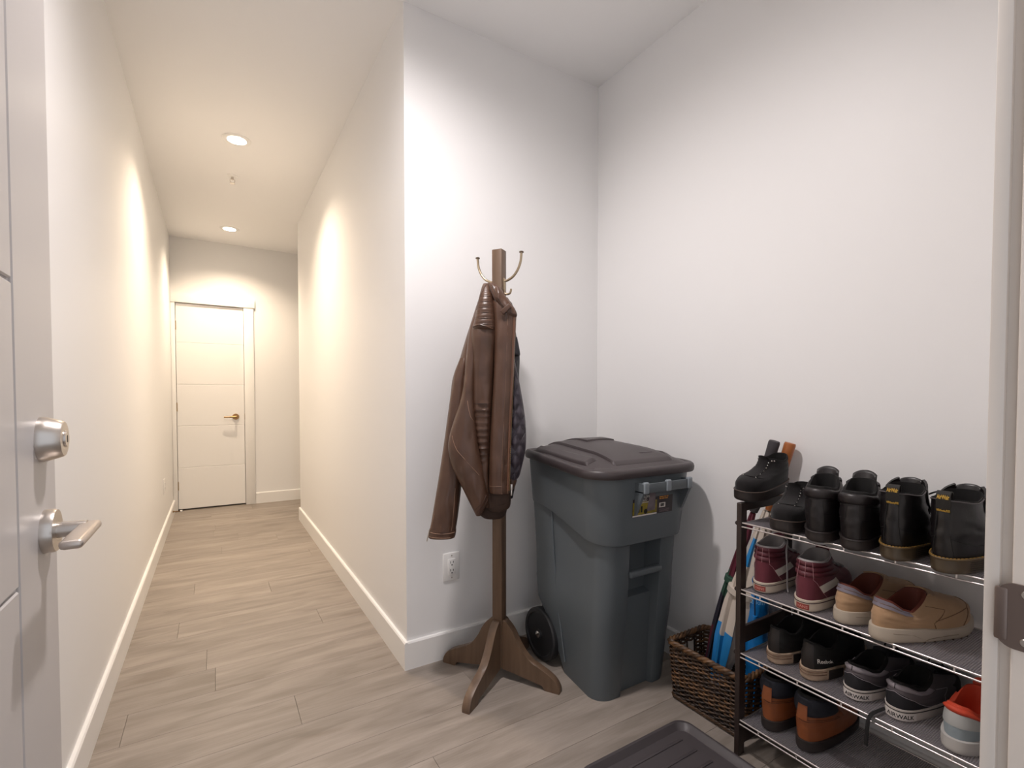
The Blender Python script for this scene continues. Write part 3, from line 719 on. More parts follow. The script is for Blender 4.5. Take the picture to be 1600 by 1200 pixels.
m = MB()
for k in range(9):
    q = flat(.040 + k * .0022, .707, .0410 + k * .0022 + .0005 * (k % 3), .7185, .0020); m.add(q.v, q.f)
m.build('barcode', M_BLACK, lb, 0, kind='stuff')
m = MB()
for k in range(4):
    q = flat(.034, .687 + .0035 * k, .085 + .01 * hsh(k, 2), .6883 + .0035 * k, .0016); m.add(q.v, q.f)
m.build('small_print', mat('label dim print', '#75686a', .5), lb, 0, kind='stuff')

# ------------------------------------------------------------------ wicker basket
WX0, WX1, WY0, WY1, WH = 1.418, 1.632, .905, 1.205, .205
bk_ = thing('wicker_basket', 'dark brown wicker basket holding umbrellas beside the shoe rack', 'basket', ((WX0 + WX1) / 2, (WY0 + WY1) / 2, 0))
hw0, hl0 = (WX1 - WX0) / 2, (WY1 - WY0) / 2
def bpath(s, z):      # s in 0..1 round the basket, z height -> local point and outward normal
    fl_ = .012 * (z / WH); a, b = hw0 - .012 + fl_, hl0 - .012 + fl_; r = .022
    segs = [2 * (b - r), PI * r / 2, 2 * (a - r), PI * r / 2] * 2; tot = sum(segs); d = (s % 1) * tot
    # start at (-a, b-r) running towards -y
    for i, L in enumerate(segs):
        if d <= L or i == 7: break
        d -= L
    if i == 0: p, n = (-a, b - r - d), (-1, 0)
    elif i == 2: p, n = (-a + r + d, -b), (0, -1)
    elif i == 4: p, n = (a, -b + r + d), (1, 0)
    elif i == 6: p, n = (a - r - d, b), (0, 1)
    else:
        t = d / r; a0 = {1: PI, 3: 1.5 * PI, 5: 0, 7: .5 * PI}[i] + t
        c = {1: (-a + r, -b + r), 3: (a - r, -b + r), 5: (a - r, b - r), 7: (-a + r, b - r)}[i]
        n = (math.cos(a0), math.sin(a0)); p = (c[0] + r * n[0], c[1] + r * n[1])
    return Vector((p[0], p[1], z)), Vector((n[0], n[1], 0))
M_WK = [mat('wicker dark', '#30231a', .5, var=.35, scale=30), mat('wicker mid', '#47321f', .5, var=.3, scale=30), mat('wicker light', '#67492d', .48, var=.3, scale=30)]
NS = 46; rows = 25
weave = [MB(), MB(), MB()]
hole0, hole1 = None, None
perim = 2 * (2 * (hw0 - .034) + 2 * (hl0 - .034)) + 2 * PI * .022
# fraction range of the +y end (handle hole)
sg_ = [2 * (hl0 - .034), PI * .011, 2 * (hw0 - .034), PI * .011]
tot_ = 2 * sum(sg_); e0 = (sum(sg_) + sg_[0] + sg_[1]) / tot_; e1 = e0 + sg_[2] / tot_
h0, h1 = e0 + (e1 - e0) * .22, e0 + (e1 - e0) * .78
for k in range(rows):
    z = .012 + k * (WH - .026) / (rows - 1); ph = (k % 2) * PI
    mbi = weave[0 if hsh(k, 5) < .45 else (1 if hsh(k, 5) < .85 else 2)]
    P = []
    N_ = NS * 6
    for q in range(N_ + 1):
        s_ = q / N_
        p, n = bpath(s_, z + .0012 * math.sin(q * .21 + k))
        p = p + n * (.0042 * math.sin(PI * NS * s_ + ph))
        inside = h0 < s_ < h1 and k in (16, 17, 18, 19, 20, 21)
        if inside:
            if len(P) > 2: mbi.tube(P, .0036, 5)
            P = []
        else: P.append(p)
    if len(P) > 2: mbi.tube(P, .0036, 5)
for i, nm in enumerate(('woven_side', 'woven_side', 'woven_side')):
    weave[i].build(nm, M_WK[i], bk_, 60, kind='stuff')
for k in range(NS // 2):
    s_ = (2 * k + .5) / NS
    p0, n0 = bpath(s_, .004); p1, n1 = bpath(s_, WH - .006)
    MB().tube([p0, p1], .0034, 6).build('stake', M_WK[0], bk_, 60)
for k, r_ in ((0, .0), (1, 2.1), (2, 4.2)):
    P = []
    for q in range(241):
        s_ = q / 240; p, n = bpath(s_, WH); a = r_ + q * .42
        P.append(p + n * (.0062 * math.cos(a)) + Vector((0, 0, .0055 * math.sin(a))))
    MB().tube(P, .0058, 6).build('rim_strand', M_WK[2] if k != 1 else M_WK[1], bk_, 60)
    P = [bpath(q / 240, .006)[0] + bpath(q / 240, .006)[1] * (.004 + .003 * math.cos(r_ + q * .5)) + Vector((0, 0, .004 + .0035 * math.sin(r_ + q * .5))) for q in range(241)]
    MB().tube(P, .0040, 6).build('base_strand', M_WK[1], bk_, 60)
MB().rbox((-hw0 + .016, -hl0 + .016, .003), (hw0 - .016, hl0 - .016, .009), .002).build('base', M_WK[0], bk_)

# ------------------------------------------------------------------ umbrellas in the basket
def umbrella(name, label, p0, p1, panels, handle_mat, rmax, phase, band, hl, straight=True, seed=0):
    p0 = Vector(p0); p1 = Vector(p1); ax = p1 - p0; L = ax.length; q = ax.to_track_quat('Z', 'Y')
    t = thing(name, label, 'umbrella', p0, 0, 'umbrellas in the wicker basket', rot=q.to_euler())
    # handle at the top, ferrule at the bottom
    MB().lathe([(0, L - hl), (.013, L - hl), (.0165, L - hl + .02), (.0175, L - .03), (.018, L - .006), (.016, L), (0, L)], 20).build('handle', handle_mat, t, 40)
    MB().lathe([(0, 0), (.004, 0), (.0045, .05), (.009, .075), (0, .075)], 12).build('ferrule', M_STEEL, t)
    z0, z1 = .055, L - hl - .005
    N_, K = 64, 40
    by = {}
    rings = []
    for i in range(K + 1):
        u = i / K; z = lerp(z0, z1, u)
        R_ = rmax * interp([(0, .32), (.10, .66), (.28, .97), (.48, 1.0), (.75, .72), (.94, .45), (1, .36)], u)
        ring = []
        for j in range(N_):
            a = 2 * PI * j / N_ - 2 * PI / 8 * (phase + 1.6 * u); pl = (j % 8) / 8
            rr = R_ * (.74 + .30 * pl ** 1.3) + .0012 * vnoise(j * .7 + seed, i * .6)
            ring.append((rr * math.cos(a), rr * math.sin(a), z))
        rings.append(ring)
    groups = {}
    for k8 in range(8):
        last = None; sg_n = 0
        for i in range(K):
            u = (i + .5) / K; c_ = panels(k8, u)
            if c_ is not last: sg_n += 1; last = c_
            for j in range(k8 * 8, k8 * 8 + 8): groups.setdefault((k8, sg_n, c_), []).append((i, j))
    for key, cells in groups.items():
        m = MB(); idx = {}
        def vid(i, j):
            j %= N_
            if (i, j) not in idx: idx[(i, j)] = len(m.v); m.v.append(rings[i][j])
            return idx[(i, j)]
        for i, j in cells: m.f.append((vid(i, j), vid(i, j + 1), vid(i + 1, j + 1), vid(i + 1, j)))
        m.build('canopy_panel', key[2], t, 60)
    zb = lerp(z0, z1, band); rb_ = rmax * 1.04
    MB().lathe([(rb_ * .93, zb - .012), (rb_, zb - .010), (rb_, zb + .010), (rb_ * .93, zb + .012)], 32).build('strap', panels(0, band), t)
    return t
M_CREAM = mat('cream canopy cloth', '#c9beb2', .75, bump=.08, bscale=200); M_BLUE = mat('bright blue canopy cloth', '#2380c0', .55, bump=.08, bscale=200)
M_NAVY = mat('navy canopy cloth', '#26232f', .7); M_GRN = mat('bottle green canopy cloth', '#2a4a3c', .7); M_MAR = mat('maroon canopy cloth', '#5c2030', .7)
def pan1(k, u):
    if .03 < u < .30 + .03 * (k % 3): return M_CREAM if k % 4 == 1 else M_BLUE
    if .70 < u < .84 and k % 2 == 0: return M_BLUE
    return M_CREAM
def pan2(k, u):
    v = u + .012 * k
    return M_MAR if (.68 < v or (k % 4 == 3 and u < .3)) else (M_GRN if .54 < v else M_NAVY)
umbrella('umbrella', 'cream and blue folded golf umbrella with orange wooden handle leaning in basket', (1.522, 1.095, .014), (1.636, .886, .952), pan1, mat('orange wood', '#9c5a2c', .35, var=.2, scale=12, stretch=(1, 1, .2)), .052, .2, .55, .24, seed=1)
umbrella('umbrella', 'dark navy, green and maroon folded umbrella with dark grey handle in the basket', (1.575, 1.172, .014), (1.606, .922, .957), pan2, mat('dark grey foam', '#3e3a3d', .8), .028, .5, .6, .26, seed=2)

# blue nylon bag standing in the basket
M_NYL = mat('bright blue nylon', '#0f6fb5', .38, var=.2, scale=9, bump=.25, bscale=26, spec=.6)
bg = thing('nylon_bag', 'bright blue nylon drawstring bag standing upright in the wicker basket', 'bag', (1.580, .960, .0105))
rings = []
K = 46
for i in range(K + 1):
    u = i / K; z = u * .52
    R_ = .034 * interp([(0, .5), (.02, .9), (.08, 1), (.85, 1), (.93, .86), (.965, .45), (1, .7)], u)
    rings.append([((R_ + .004 * vnoise(j * .55 + 3, i * .55) + .0022 * vnoise(j * 1.6, i * 1.5 + 9)) * math.cos(2 * PI * j / 40) + .003 * math.sin(u * 9), (R_ + .004 * vnoise((j % 40) * .55 + 3, i * .55)) * math.sin(2 * PI * j / 40), z) for j in range(40)])
bb = MB().loft(rings).build('bag_body', M_NYL, bg, 70)
text('2 km', .022, lambda x, y: (.0425 * math.cos(math.radians(212) + x / .04), .0425 * math.sin(math.radians(212) + x / .04), .405 + y), mat('pale blue print', '#8fc4e8', .5), bb)
m = MB(); m.tube(catmull([(-.026, -.022, .50), (-.044, -.024, .47), (-.046, -.020, .42), (-.042, -.018, .36)], 5), .0022, 6); m.build('drawstring', mat('navy cord', '#1c2438', .6), bg)
MB().lathe([(0, -.010), (.008, -.008), (.009, 0), (.008, .008), (0, .010)], 12, 'z', (-.043, -.018, .352)).build('cord_lock', M_NYL, bg)

# boot tray on the floor in front
tr = thing('boot_tray', 'low dark grey plastic boot tray with rounded corners on the floor before the rack', 'tray', (1.105, .79, 0))
o = lambda w_, l_, r_: rrect(w_, l_, r_, 7)
rings = []
for w_, l_, r_, z in ((.40, .52, .03, 0), (.44, .55, .04, .018), (.450, .560, .042, .022), (.456, .566, .044, .020), (.456, .566, .044, .0225), (.449, .559, .042, .0245), (.436, .546, .04, .0235), (.405, .52, .03, .006)):
    rings.append([(x, y, z) for x, y in o(w_, l_, r_)])
MB().loft(rings).build('tray_shell', mat('dark grey tray plastic', '#4a4547', .45), tr, 40)
m = MB()
for k in range(9): m.rbox((-.16, -.22 + k * .055, .005), (.16, -.21 + k * .055, .009), .0015)
m.build('tray_rib', mat('dark grey tray plastic', '#4a4547', .45), tr, kind='stuff')

# ------------------------------------------------------------------ shoe rack
M_RK = mat('dark espresso wood', '#2f2420', .42, var=.2, scale=12, stretch=(4, 4, .4))
M_WIRE = mat('silver wire', '#cfc9c7', .3, .85)
M_MESH = mat('grey wire mesh', '#a39ea3', .4, .5)
RX0, RX1, RY0, RY1 = 1.358, 1.645, .195, .895
SHZ = [.112, .320, .517, .722]
rk = thing('shoe_rack', 'dark wooden shoe rack with four silver mesh shelves along the right wall', 'shoe rack', (RX0, RY0, 0))
RL, RD = RY1 - RY0, RX1 - RX0
for y in (0, RL - .016):
    for x in (0, RD - .030):
        MB().rbox((x, y, 0), (x + .030, y + .016, .782), .0015, 1).build('post', M_RK, rk, 30)
    for z, h_ in ((.756, .026), (.345, .052), (.03, .05)):
        MB().rbox((.030, y + .002, z), (RD - .030, y + .014, z + h_), .0015, 1).build('side_rail', M_RK, rk, 30)
for z in SHZ:
    f = MB()
    f.tube([(.006, .004, z), (.006, RL - .004, z)], .0028, 8); f.tube([(.004, .004, z - .0115), (.004, RL - .004, z - .0115)], .0024, 8)
    f.tube([(RD - .006, .016, z), (RD - .006, RL - .016, z)], .0026, 8); 
    for y in (.019, RL - .019): f.tube([(.006, y, z), (RD - .006, y, z)], .0024, 8)
    sh = f.build('shelf_frame', M_WIRE, rk, 60, kind='stuff')
    m = MB()
    for k in range(6):
        y = .02 + (RL - .04) * (k + .5) / 6; m.tube([(.006, y, z), (.004, y, z - .0115)], .0022, 6)
    m.build('wire_tie', M_WIRE, sh, 60, kind='stuff')
    g = MB(); N_ = 150
    for k in range(N_):
        y = .021 + (RL - .042) * k / (N_ - 1); g.box((.007, y - .0008, z - .0012), (RD - .008, y + .0008, z + .0004))
    for k in range(46):
        x = .010 + (RD - .02) * k / 45; g.box((x - .0008, .02, z - .0018), (x + .0008, RL - .02, z - .0002))
    g.build('wire_mesh', M_MESH, sh, 0, kind='stuff')
    for y in (RL - .018,):
        g = MB(); g.lathe([(0, 0), (.007, 0), (.007, .006), (.005, .009), (0, .0095)], 14, 'x', (0, 0, 0)); g.xform(Matrix.Translation((.012, RL, z - .005)) @ Matrix.Rotation(PI / 2, 4, 'Z')); g.build('bolt', M_RK, rk)

# ------------------------------------------------------------------ shoes
def ell(u, n=2.4): return max(0, 1 - abs(2 * u - 1) ** n) ** (1 / n)
class Shoe:
    def __init__(s, L, W, sole=(.024, .020), rim=(.09, .07, .09), op=(.02, .50, .030), gf=None, hf=None, heelw=.74, toew=.95, banana=.0, side=1, spring=.006, bulge=.004, nrm=2.35, ho=None):
        s.L, s.W, s.sole, s.rim, s.op = L, W, sole, rim, op
        s.gf = gf or [(0, 0), (.25, .04), (.5, .30), (.75, .68), (1, 1)]
        s.hf = hf or [(0, 0), (.25, .38), (.5, .62), (.75, .82), (1, 1)]
        s.heelw, s.toew, s.ban, s.side, s.spring, s.bulge, s.n = heelw, toew, banana, side, spring, bulge, nrm
        # smooth front tables
        gc = catmull(s.gf, 8); hc = catmull(s.hf, 8); s.gt = [(p[0], p[1]) for p in gc]; s.ht = [(p[0], p[1]) for p in hc]
    def foot(s, ph, e=0):
        u = (1 - math.cos(ph)) / 2; sg = 1 if math.sin(ph) >= 0 else -1
        w = s.W / 2 * ell(u, s.n) * interp([(0, s.heelw), (.2, s.heelw * .98), (.4, lerp(s.heelw, 1, .30)), (.58, .93), (.70, 1.0), (.82, .99 * s.toew / .95), (1, s.toew)], u)
        x = s.L * u; y = sg * w + s.side * s.ban * s.W * math.sin(PI * u) ** 2
        # widen outward by e
        d = Vector((-(math.cos(ph)) * 1.0, math.sin(ph) * 1.0)); d.normalize()
        return x + d.x * e, y + d.y * e, u
    def zsole(s, u): return lerp(s.sole[0], s.sole[1], sstep(.25, .6, u)) + s.zs(u)
    def zs(s, u): return s.spring * max(0, (u - .72) / .28) ** 2
    def S(s, t, ph, off=0):
        x, y, u = s.foot(ph)
        uo = u; xo = s.L * lerp(s.op[0], s.op[1], uo); yo = (1 if math.sin(ph) >= 0 else -1) * s.op[2] * ell(uo, 2.2)
        k = sstep(.32, .80, u)
        g = max(0, lerp(t, interp(s.gt, t), k)); h = lerp(t, interp(s.ht, t), k)
        zr = interp([(0, s.rim[0]), (.08, lerp(s.rim[0], s.rim[1], .12)), (.25, lerp(s.rim[0], s.rim[1], .75)), (.45, s.rim[1]), (.62, lerp(s.rim[1], s.rim[2], .35)), (.85, lerp(s.rim[1], s.rim[2], .92)), (1, s.rim[2])], uo)
        z0 = s.zsole(u)
        b = s.bulge * math.sin(PI * min(1, t * 1.15)) * (1 - k)
        X = lerp(x, xo, g) - b * math.cos(ph) * .8; Y = lerp(y, yo, lerp(g, g ** .8, k)) + b * math.sin(ph) * .6
        P = Vector((X, Y, lerp(z0, zr, h)))
        if off: P += s.N(t, ph) * off
        return P
    def N(s, t, ph):
        e = .012; t0, t1 = max(0, t - e), min(1, t + e)
        a = s.S(t1, ph) - s.S(t0, ph); b = s.S(t, ph + e) - s.S(t, ph - e); n = a.cross(b)
        return n.normalized() if n.length > 1e-12 else Vector((0, 0, 1))
    def upper(s, wr=0, seed=0, nt=22, n=56, t1=1.0):
        rings = []
        for i in range(nt + 1):
            t = t1 * i / nt
            ring = []
            for j in range(n):
                ph = 2 * PI * j / n; P = s.S(t, ph)
                if wr: P = P + s.N(t, ph) * (wr * vnoise(j * .35 + seed * 7, i * .55 + seed) * math.sin(PI * t))
                ring.append(P)
            rings.append(ring)
        return MB().loft(rings, True, False)
    def lining(s, thick=.004, depth=.9, n=56, roll=.003):
        rings = []
        def ring(inn, dz, f=1):
            out_ = []
            for j in range(n):
                ph = 2 * PI * j / n; P = s.S(1, ph); c = Vector((s.L * (s.op[0] + s.op[1]) / 2, 0, P.z)); d = (c - P); d.z = 0
                q = P + d.normalized() * min(inn, d.length * .8); q.z += dz; out_.append(q)
            return out_
        rings = [ring(-.0002, -.001), ring(thick * .25, roll), ring(thick * .8, roll), ring(thick, -.002), ring(thick * 1.15, -.02)]
        low = []
        for j in range(n):
            ph = 2 * PI * j / n; P = s.S(1, ph); zz = s.sole[0] + .010; c = Vector((s.L * (s.op[0] + s.op[1]) / 2, 0, P.z)); d = (c - P); d.z = 0
            q = P + d.normalized() * min(thick * 1.4, d.length * .8); q.z = max(zz, min(q.z - .022, lerp(q.z, zz, .9))); low.append(q)
        rings.append(low)
        return MB().loft(rings, False, True)
    def so(s, v, ph, e=.003, off=0):     # outer wall of the sole, v 0..1 upward
        prof = interp([(0, -.004), (.08, -.001), (.2, 0), (1, 0)], v)
        x, y, u = s.foot(ph, e + prof + off); return Vector((x, y, s.zs(u) + v * (s.zsole(u) - s.zs(u))))
    def sole_mesh(s, e=.003, n=64, top=1.0, waist=0):
        rings = []
        for v in (0, .04, .12, .3, .5, .7, .9, top):
            rings.append([s.so(v, 2 * PI * j / n, e - waist * math.sin(PI * v)) for j in range(n)])
        rings.append([s.so(top, 2 * PI * j / n, e - .0025) + Vector((0, 0, .0008)) for j in range(n)])
        return MB().loft(rings)
    def ring(s, v, r, e=.003, off=.0003, n=72, a0=0, a1=2 * PI):
        P = [s.so(v, lerp(a0, a1, k / n), e, off) for k in range(n + 1)]
        return MB().tube(P, r, 6)
    def patch(s, c, nu=8, nv=8, th=.0016):
        """c(a, b) -> (t, ph)"""
        A, B = [], []
        for i in range(nu + 1):
            ra, rb = [], []
            for j in range(nv + 1):
                t, ph = c(i / nu, j / nv); t = max(0, min(1, t)); P = s.S(t, ph); N_ = s.N(t, ph); ra.append(P + N_ * th); rb.append(P - N_ * .001)
            A.append(ra); B.append(rb)
        return MB().slab(A, B)
    def quad(s, t0, p0, t1, p1, t2, p2, t3, p3, **k):   # corners in order round the patch
        return s.patch(lambda a, b: (lerp(lerp(t0, t1, b), lerp(t3, t2, b), a), lerp(lerp(p0, p1, b), lerp(p3, p2, b), a)), **k)
    def line(s, pts, r=.0007, off=.0004, mb=None, n=8):
        mb = mb or MB(); P = []
        for (t0, p0), (t1, p1) in zip(pts, pts[1:]):
            for k in range(n): P.append(s.S(lerp(t0, t1, k / n), lerp(p0, p1, k / n), off))
        P.append(s.S(*pts[-1], off)); mb.tube(P, r, 6); return mb
    def tongue(s, h, spread, th, t0=.45, out=.35):
        A, B = [], []; n = 10
        for i in range(13):
            f = i / 8
            ra, rb = [], []
            for j in range(n + 1):
                b = 2 * j / n - 1; ph = PI + spread * b
                if f <= 1: P = s.S(lerp(t0, 1, f), ph); q = P + s.N(lerp(t0, 1, f), ph) * th; P = P - s.N(lerp(t0, 1, f), ph) * .001
                else:
                    e = (f - 1) * 2; up = h * e * (1 - .35 * b * b * e); d = Vector((out * h * e, 0, up)); b0 = s.S(1, ph); q = b0 + s.N(1, ph) * th + d; P = b0 - s.N(1, ph) * .001 + d
                ra.append(q); rb.append(P)
            A.append(ra); B.append(rb)
        return MB().slab(A, B)
    def laces(s, ts, spread=.34, r=.0022, off=.003):
        m = MB()
        for k, t in enumerate(ts):
            P = [s.S(t, PI - spread + 2 * spread * q / 8, off + .0015 * math.sin(PI * q / 8)) for q in range(9)]; m.tube(P, r, 6)
            if k < len(ts) - 1:
                for sg in (-1, 1):
                    P = [s.S(lerp(t, ts[k + 1], q / 8), PI + sg * lerp(spread, -spread, q / 8), off + .002 + .001 * sg) for q in range(9)]; m.tube(P, r, 6)
        return m
    def eyelets(s, ts, spread, r=.0026):
        m = MB()
        for t in ts:
            for sg in (-1, 1):
                c = s.S(t, PI + sg * spread, .0012); n_ = s.N(t, PI + sg * spread); q = n_.to_track_quat('Z', 'Y').to_matrix().to_4x4()
                k = MB().lathe([(0, 0), (r, 0), (r * .8, .0012), (0, .0014)], 10); k.xform(Matrix.Translation(c) @ q); m.add(k.v, k.f)
        return m
    def arc_map(s, fn, ph0, n=400, w=PI * .9):   # arc length -> angle around ph0
        tab = [(0, ph0)]; d = 0; P = fn(ph0)
        for k in range(1, n):
            ph = ph0 + w * k / n; Q = fn(ph); d += (Q - P).length; P = Q; tab.append((d, ph))
        neg = []; d = 0; P = fn(ph0)
        for k in range(1, n):
            ph = ph0 - w * k / n; Q = fn(ph); d += (Q - P).length; P = Q; neg.append((-d, ph))
        return neg[::-1] + tab
def place_shoe(name, label, cat, group, heel, z, ang, pitch=0, roll=0):
    """heel point on the floor of the shelf, ang = heading measured from +y towards +x (deg)"""
    rz = math.radians(90 - ang)
    M = Matrix.Rotation(rz, 4, 'Z') @ Matrix.Rotation(math.radians(pitch), 4, 'Y') @ Matrix.Rotation(math.radians(roll), 4, 'X')
    return thing(name, label, cat, (heel[0], heel[1], z), 0, group, rot=M.to_euler())
SZ = [z + .003 for z in SHZ]
M_SUEDE = mat('black suede', '#131011', .85, bump=.2, bscale=350, sheen=.15, spec=.25)
M_BLEA = mat('black worn leather', '#171213', .45, var=.25, scale=16, bump=.15, bscale=200, spec=.5)
M_BSM = mat('black smooth leather', '#141112', .33, var=.2, scale=14, bump=.10, bscale=160, spec=.5)
M_BSOLE = mat('dark brown rubber sole', '#2a2321', .55, var=.15, scale=20)
M_LINB = mat('black lining', '#0d0b0b', .9)
M_LACE = mat('black lace', '#151314', .8, bump=.2, bscale=500)
M_GOLDTH = mat('yellow welt thread', '#a8813c', .6)
M_AMBER = mat('olive brown rubber sole', '#4b3f2f', .28, var=.15, scale=10, coat=.2)
BOOTG = [(0, 0), (.18, .015), (.36, .16), (.52, .50), (.68, .80), (.84, .94), (1, 1)]
BOOTH = [(0, 0), (.18, .20), (.36, .35), (.52, .46), (.68, .62), (.84, .80), (1, 1)]

# -- pair of black suede boots, toes to the room
def suede_boot(label, heel, z, ang, pitch=0, roll=0):
    t = place_shoe('ankle_boot', label, 'boot', 'black suede ankle boots', heel, z, ang, pitch, roll)
    s = Shoe(.232, .088, (.034, .031), (.114, .102, .114), (.03, .50, .034), BOOTG, [(0, 0), (.18, .26), (.36, .42), (.52, .52), (.68, .66), (.84, .82), (1, 1)], heelw=.82, toew=1.0, nrm=2.6, spring=.004)
    s.sole_mesh(.0035).build('sole', M_BSOLE, t, 50)
    u_ = s.upper(.002, 2).build('upper', M_SUEDE, t, 60); s.lining(.005).build('lining', M_LINB, t, 60)
    s.ring(.99, .0011, .0035).build('welt', mat('brown welt', '#5a4a42', .6), t)
    for t0 in (.46, .56, .65, .74, .83):
        e = s.eyelets([t0], .42, .0021)
    s.eyelets((.44, .54, .63, .72, .81, .90), .42, .0022).build('eyelet', mat('silver eyelet', '#cfcac4', .25, 1), u_, 50, kind='stuff')
    s.eyelets((.965,), .62, .0024).build('top_eyelet', MATS['silver eyelet'], u_, 50, kind='stuff')
    s.eyelets((.965,), .80, .0024).build('top_eyelet', MATS['silver eyelet'], u_, 50, kind='stuff')
    s.tongue(0.012, 0.4, 0.0025).build('tongue', M_SUEDE, t, 60)
    m = s.line([(.40, PI - .9), (.44, PI - .45), (.70, PI - .50), (.97, PI - .56)]); s.line([(.40, PI + .9), (.44, PI + .45), (.70, PI + .50), (.97, PI + .56)], mb=m)
    s.line([(.93, -1.8), (.93, 0), (.93, 1.8)], mb=m); m.build('seam', mat('dark seam', '#0b0909', .8), u_, kind='stuff')
    return t
suede_boot('black suede ankle boot upright at the left end of the top shelf, eyelets facing out', (1.572, .803), SZ[3], 257)
suede_boot('black suede ankle boot tilted over the end rail of the rack, above its mate', (1.602, .888), .808, 271, 6, -4)

# -- black boots with padded collars
def work_boot(label, heel, ang, seed):
    t = place_shoe('work_boot', label, 'boot', 'black padded-collar boots', heel, SZ[3], ang)
    s = Shoe(.288, .090, (.027, .024), (.140, .132, .160), (.015, .46, .037), BOOTG, BOOTH, heelw=.91, bulge=.007)
    s.sole_mesh(.004).build('sole', M_BSOLE, t, 50)
    u_ = s.upper(.003, seed).build('upper', M_BLEA, t, 60); s.lining(.010, roll=.006).build('lining', M_LINB, t, 60)
    s.ring(.96, .0018, .004).build('welt', mat('black welt', '#2b2524', .5), t)
    rings = []
    for q in range(11):
        a = q / 10; tt = lerp(.77, 1.0, a); o_ = .0015 + .0060 * math.sin(PI * a) ** .6
        rings.append([s.S(tt, lerp(-2.1, 2.1, j / 40), o_ + .0012 * vnoise(j * .5 + seed, 3)) for j in range(41)])
    inn = [[s.S(lerp(.77, 1.0, q / 10), lerp(-2.1, 2.1, j / 40), -.001) for j in range(41)] for q in range(11)]
    MB().slab(rings, inn).build('padded_collar', mat('collar leather', '#1d1718', .42, bump=.15, bscale=220), t, 60)
    s.tongue(0.024, 0.62, 0.004).build('tongue', M_BLEA, t, 60)
    for sg in (-1, 1):
        s.patch(lambda a, b: (lerp(.80, 1.0, a), PI + sg * lerp(.55, .95, b)), 5, 5, .006).build('eyelet_flap', M_BLEA, t, 60)
    s.laces((.46, .56, .66, .76, .86), .42, .0022, .006).build('laces', M_LACE, t, kind='stuff')
    m = s.line([(.04, -.34), (.36, -.30), (.74, -.26)]); s.line([(.04, .34), (.36, .30), (.74, .26)], mb=m); s.line([(.30, -1.7), (.40, -1.0), (.44, -.3)], mb=m); s.line([(.30, 1.7), (.40, 1.0), (.44, .3)], mb=m); s.line([(.70, -1.5), (.745, 0), (.70, 1.5)], mb=m)
    m.build('seam', mat('dark seam', '#0b0909', .8), u_, kind='stuff')
    return t
work_boot('black leather boot with padded collar directly right of the suede boots on top shelf', (1.336, .653), 75, 1)
work_boot('black leather boot with padded collar beside the yellow-stitched boots on the top shelf', (1.336, .570), 78, 4)

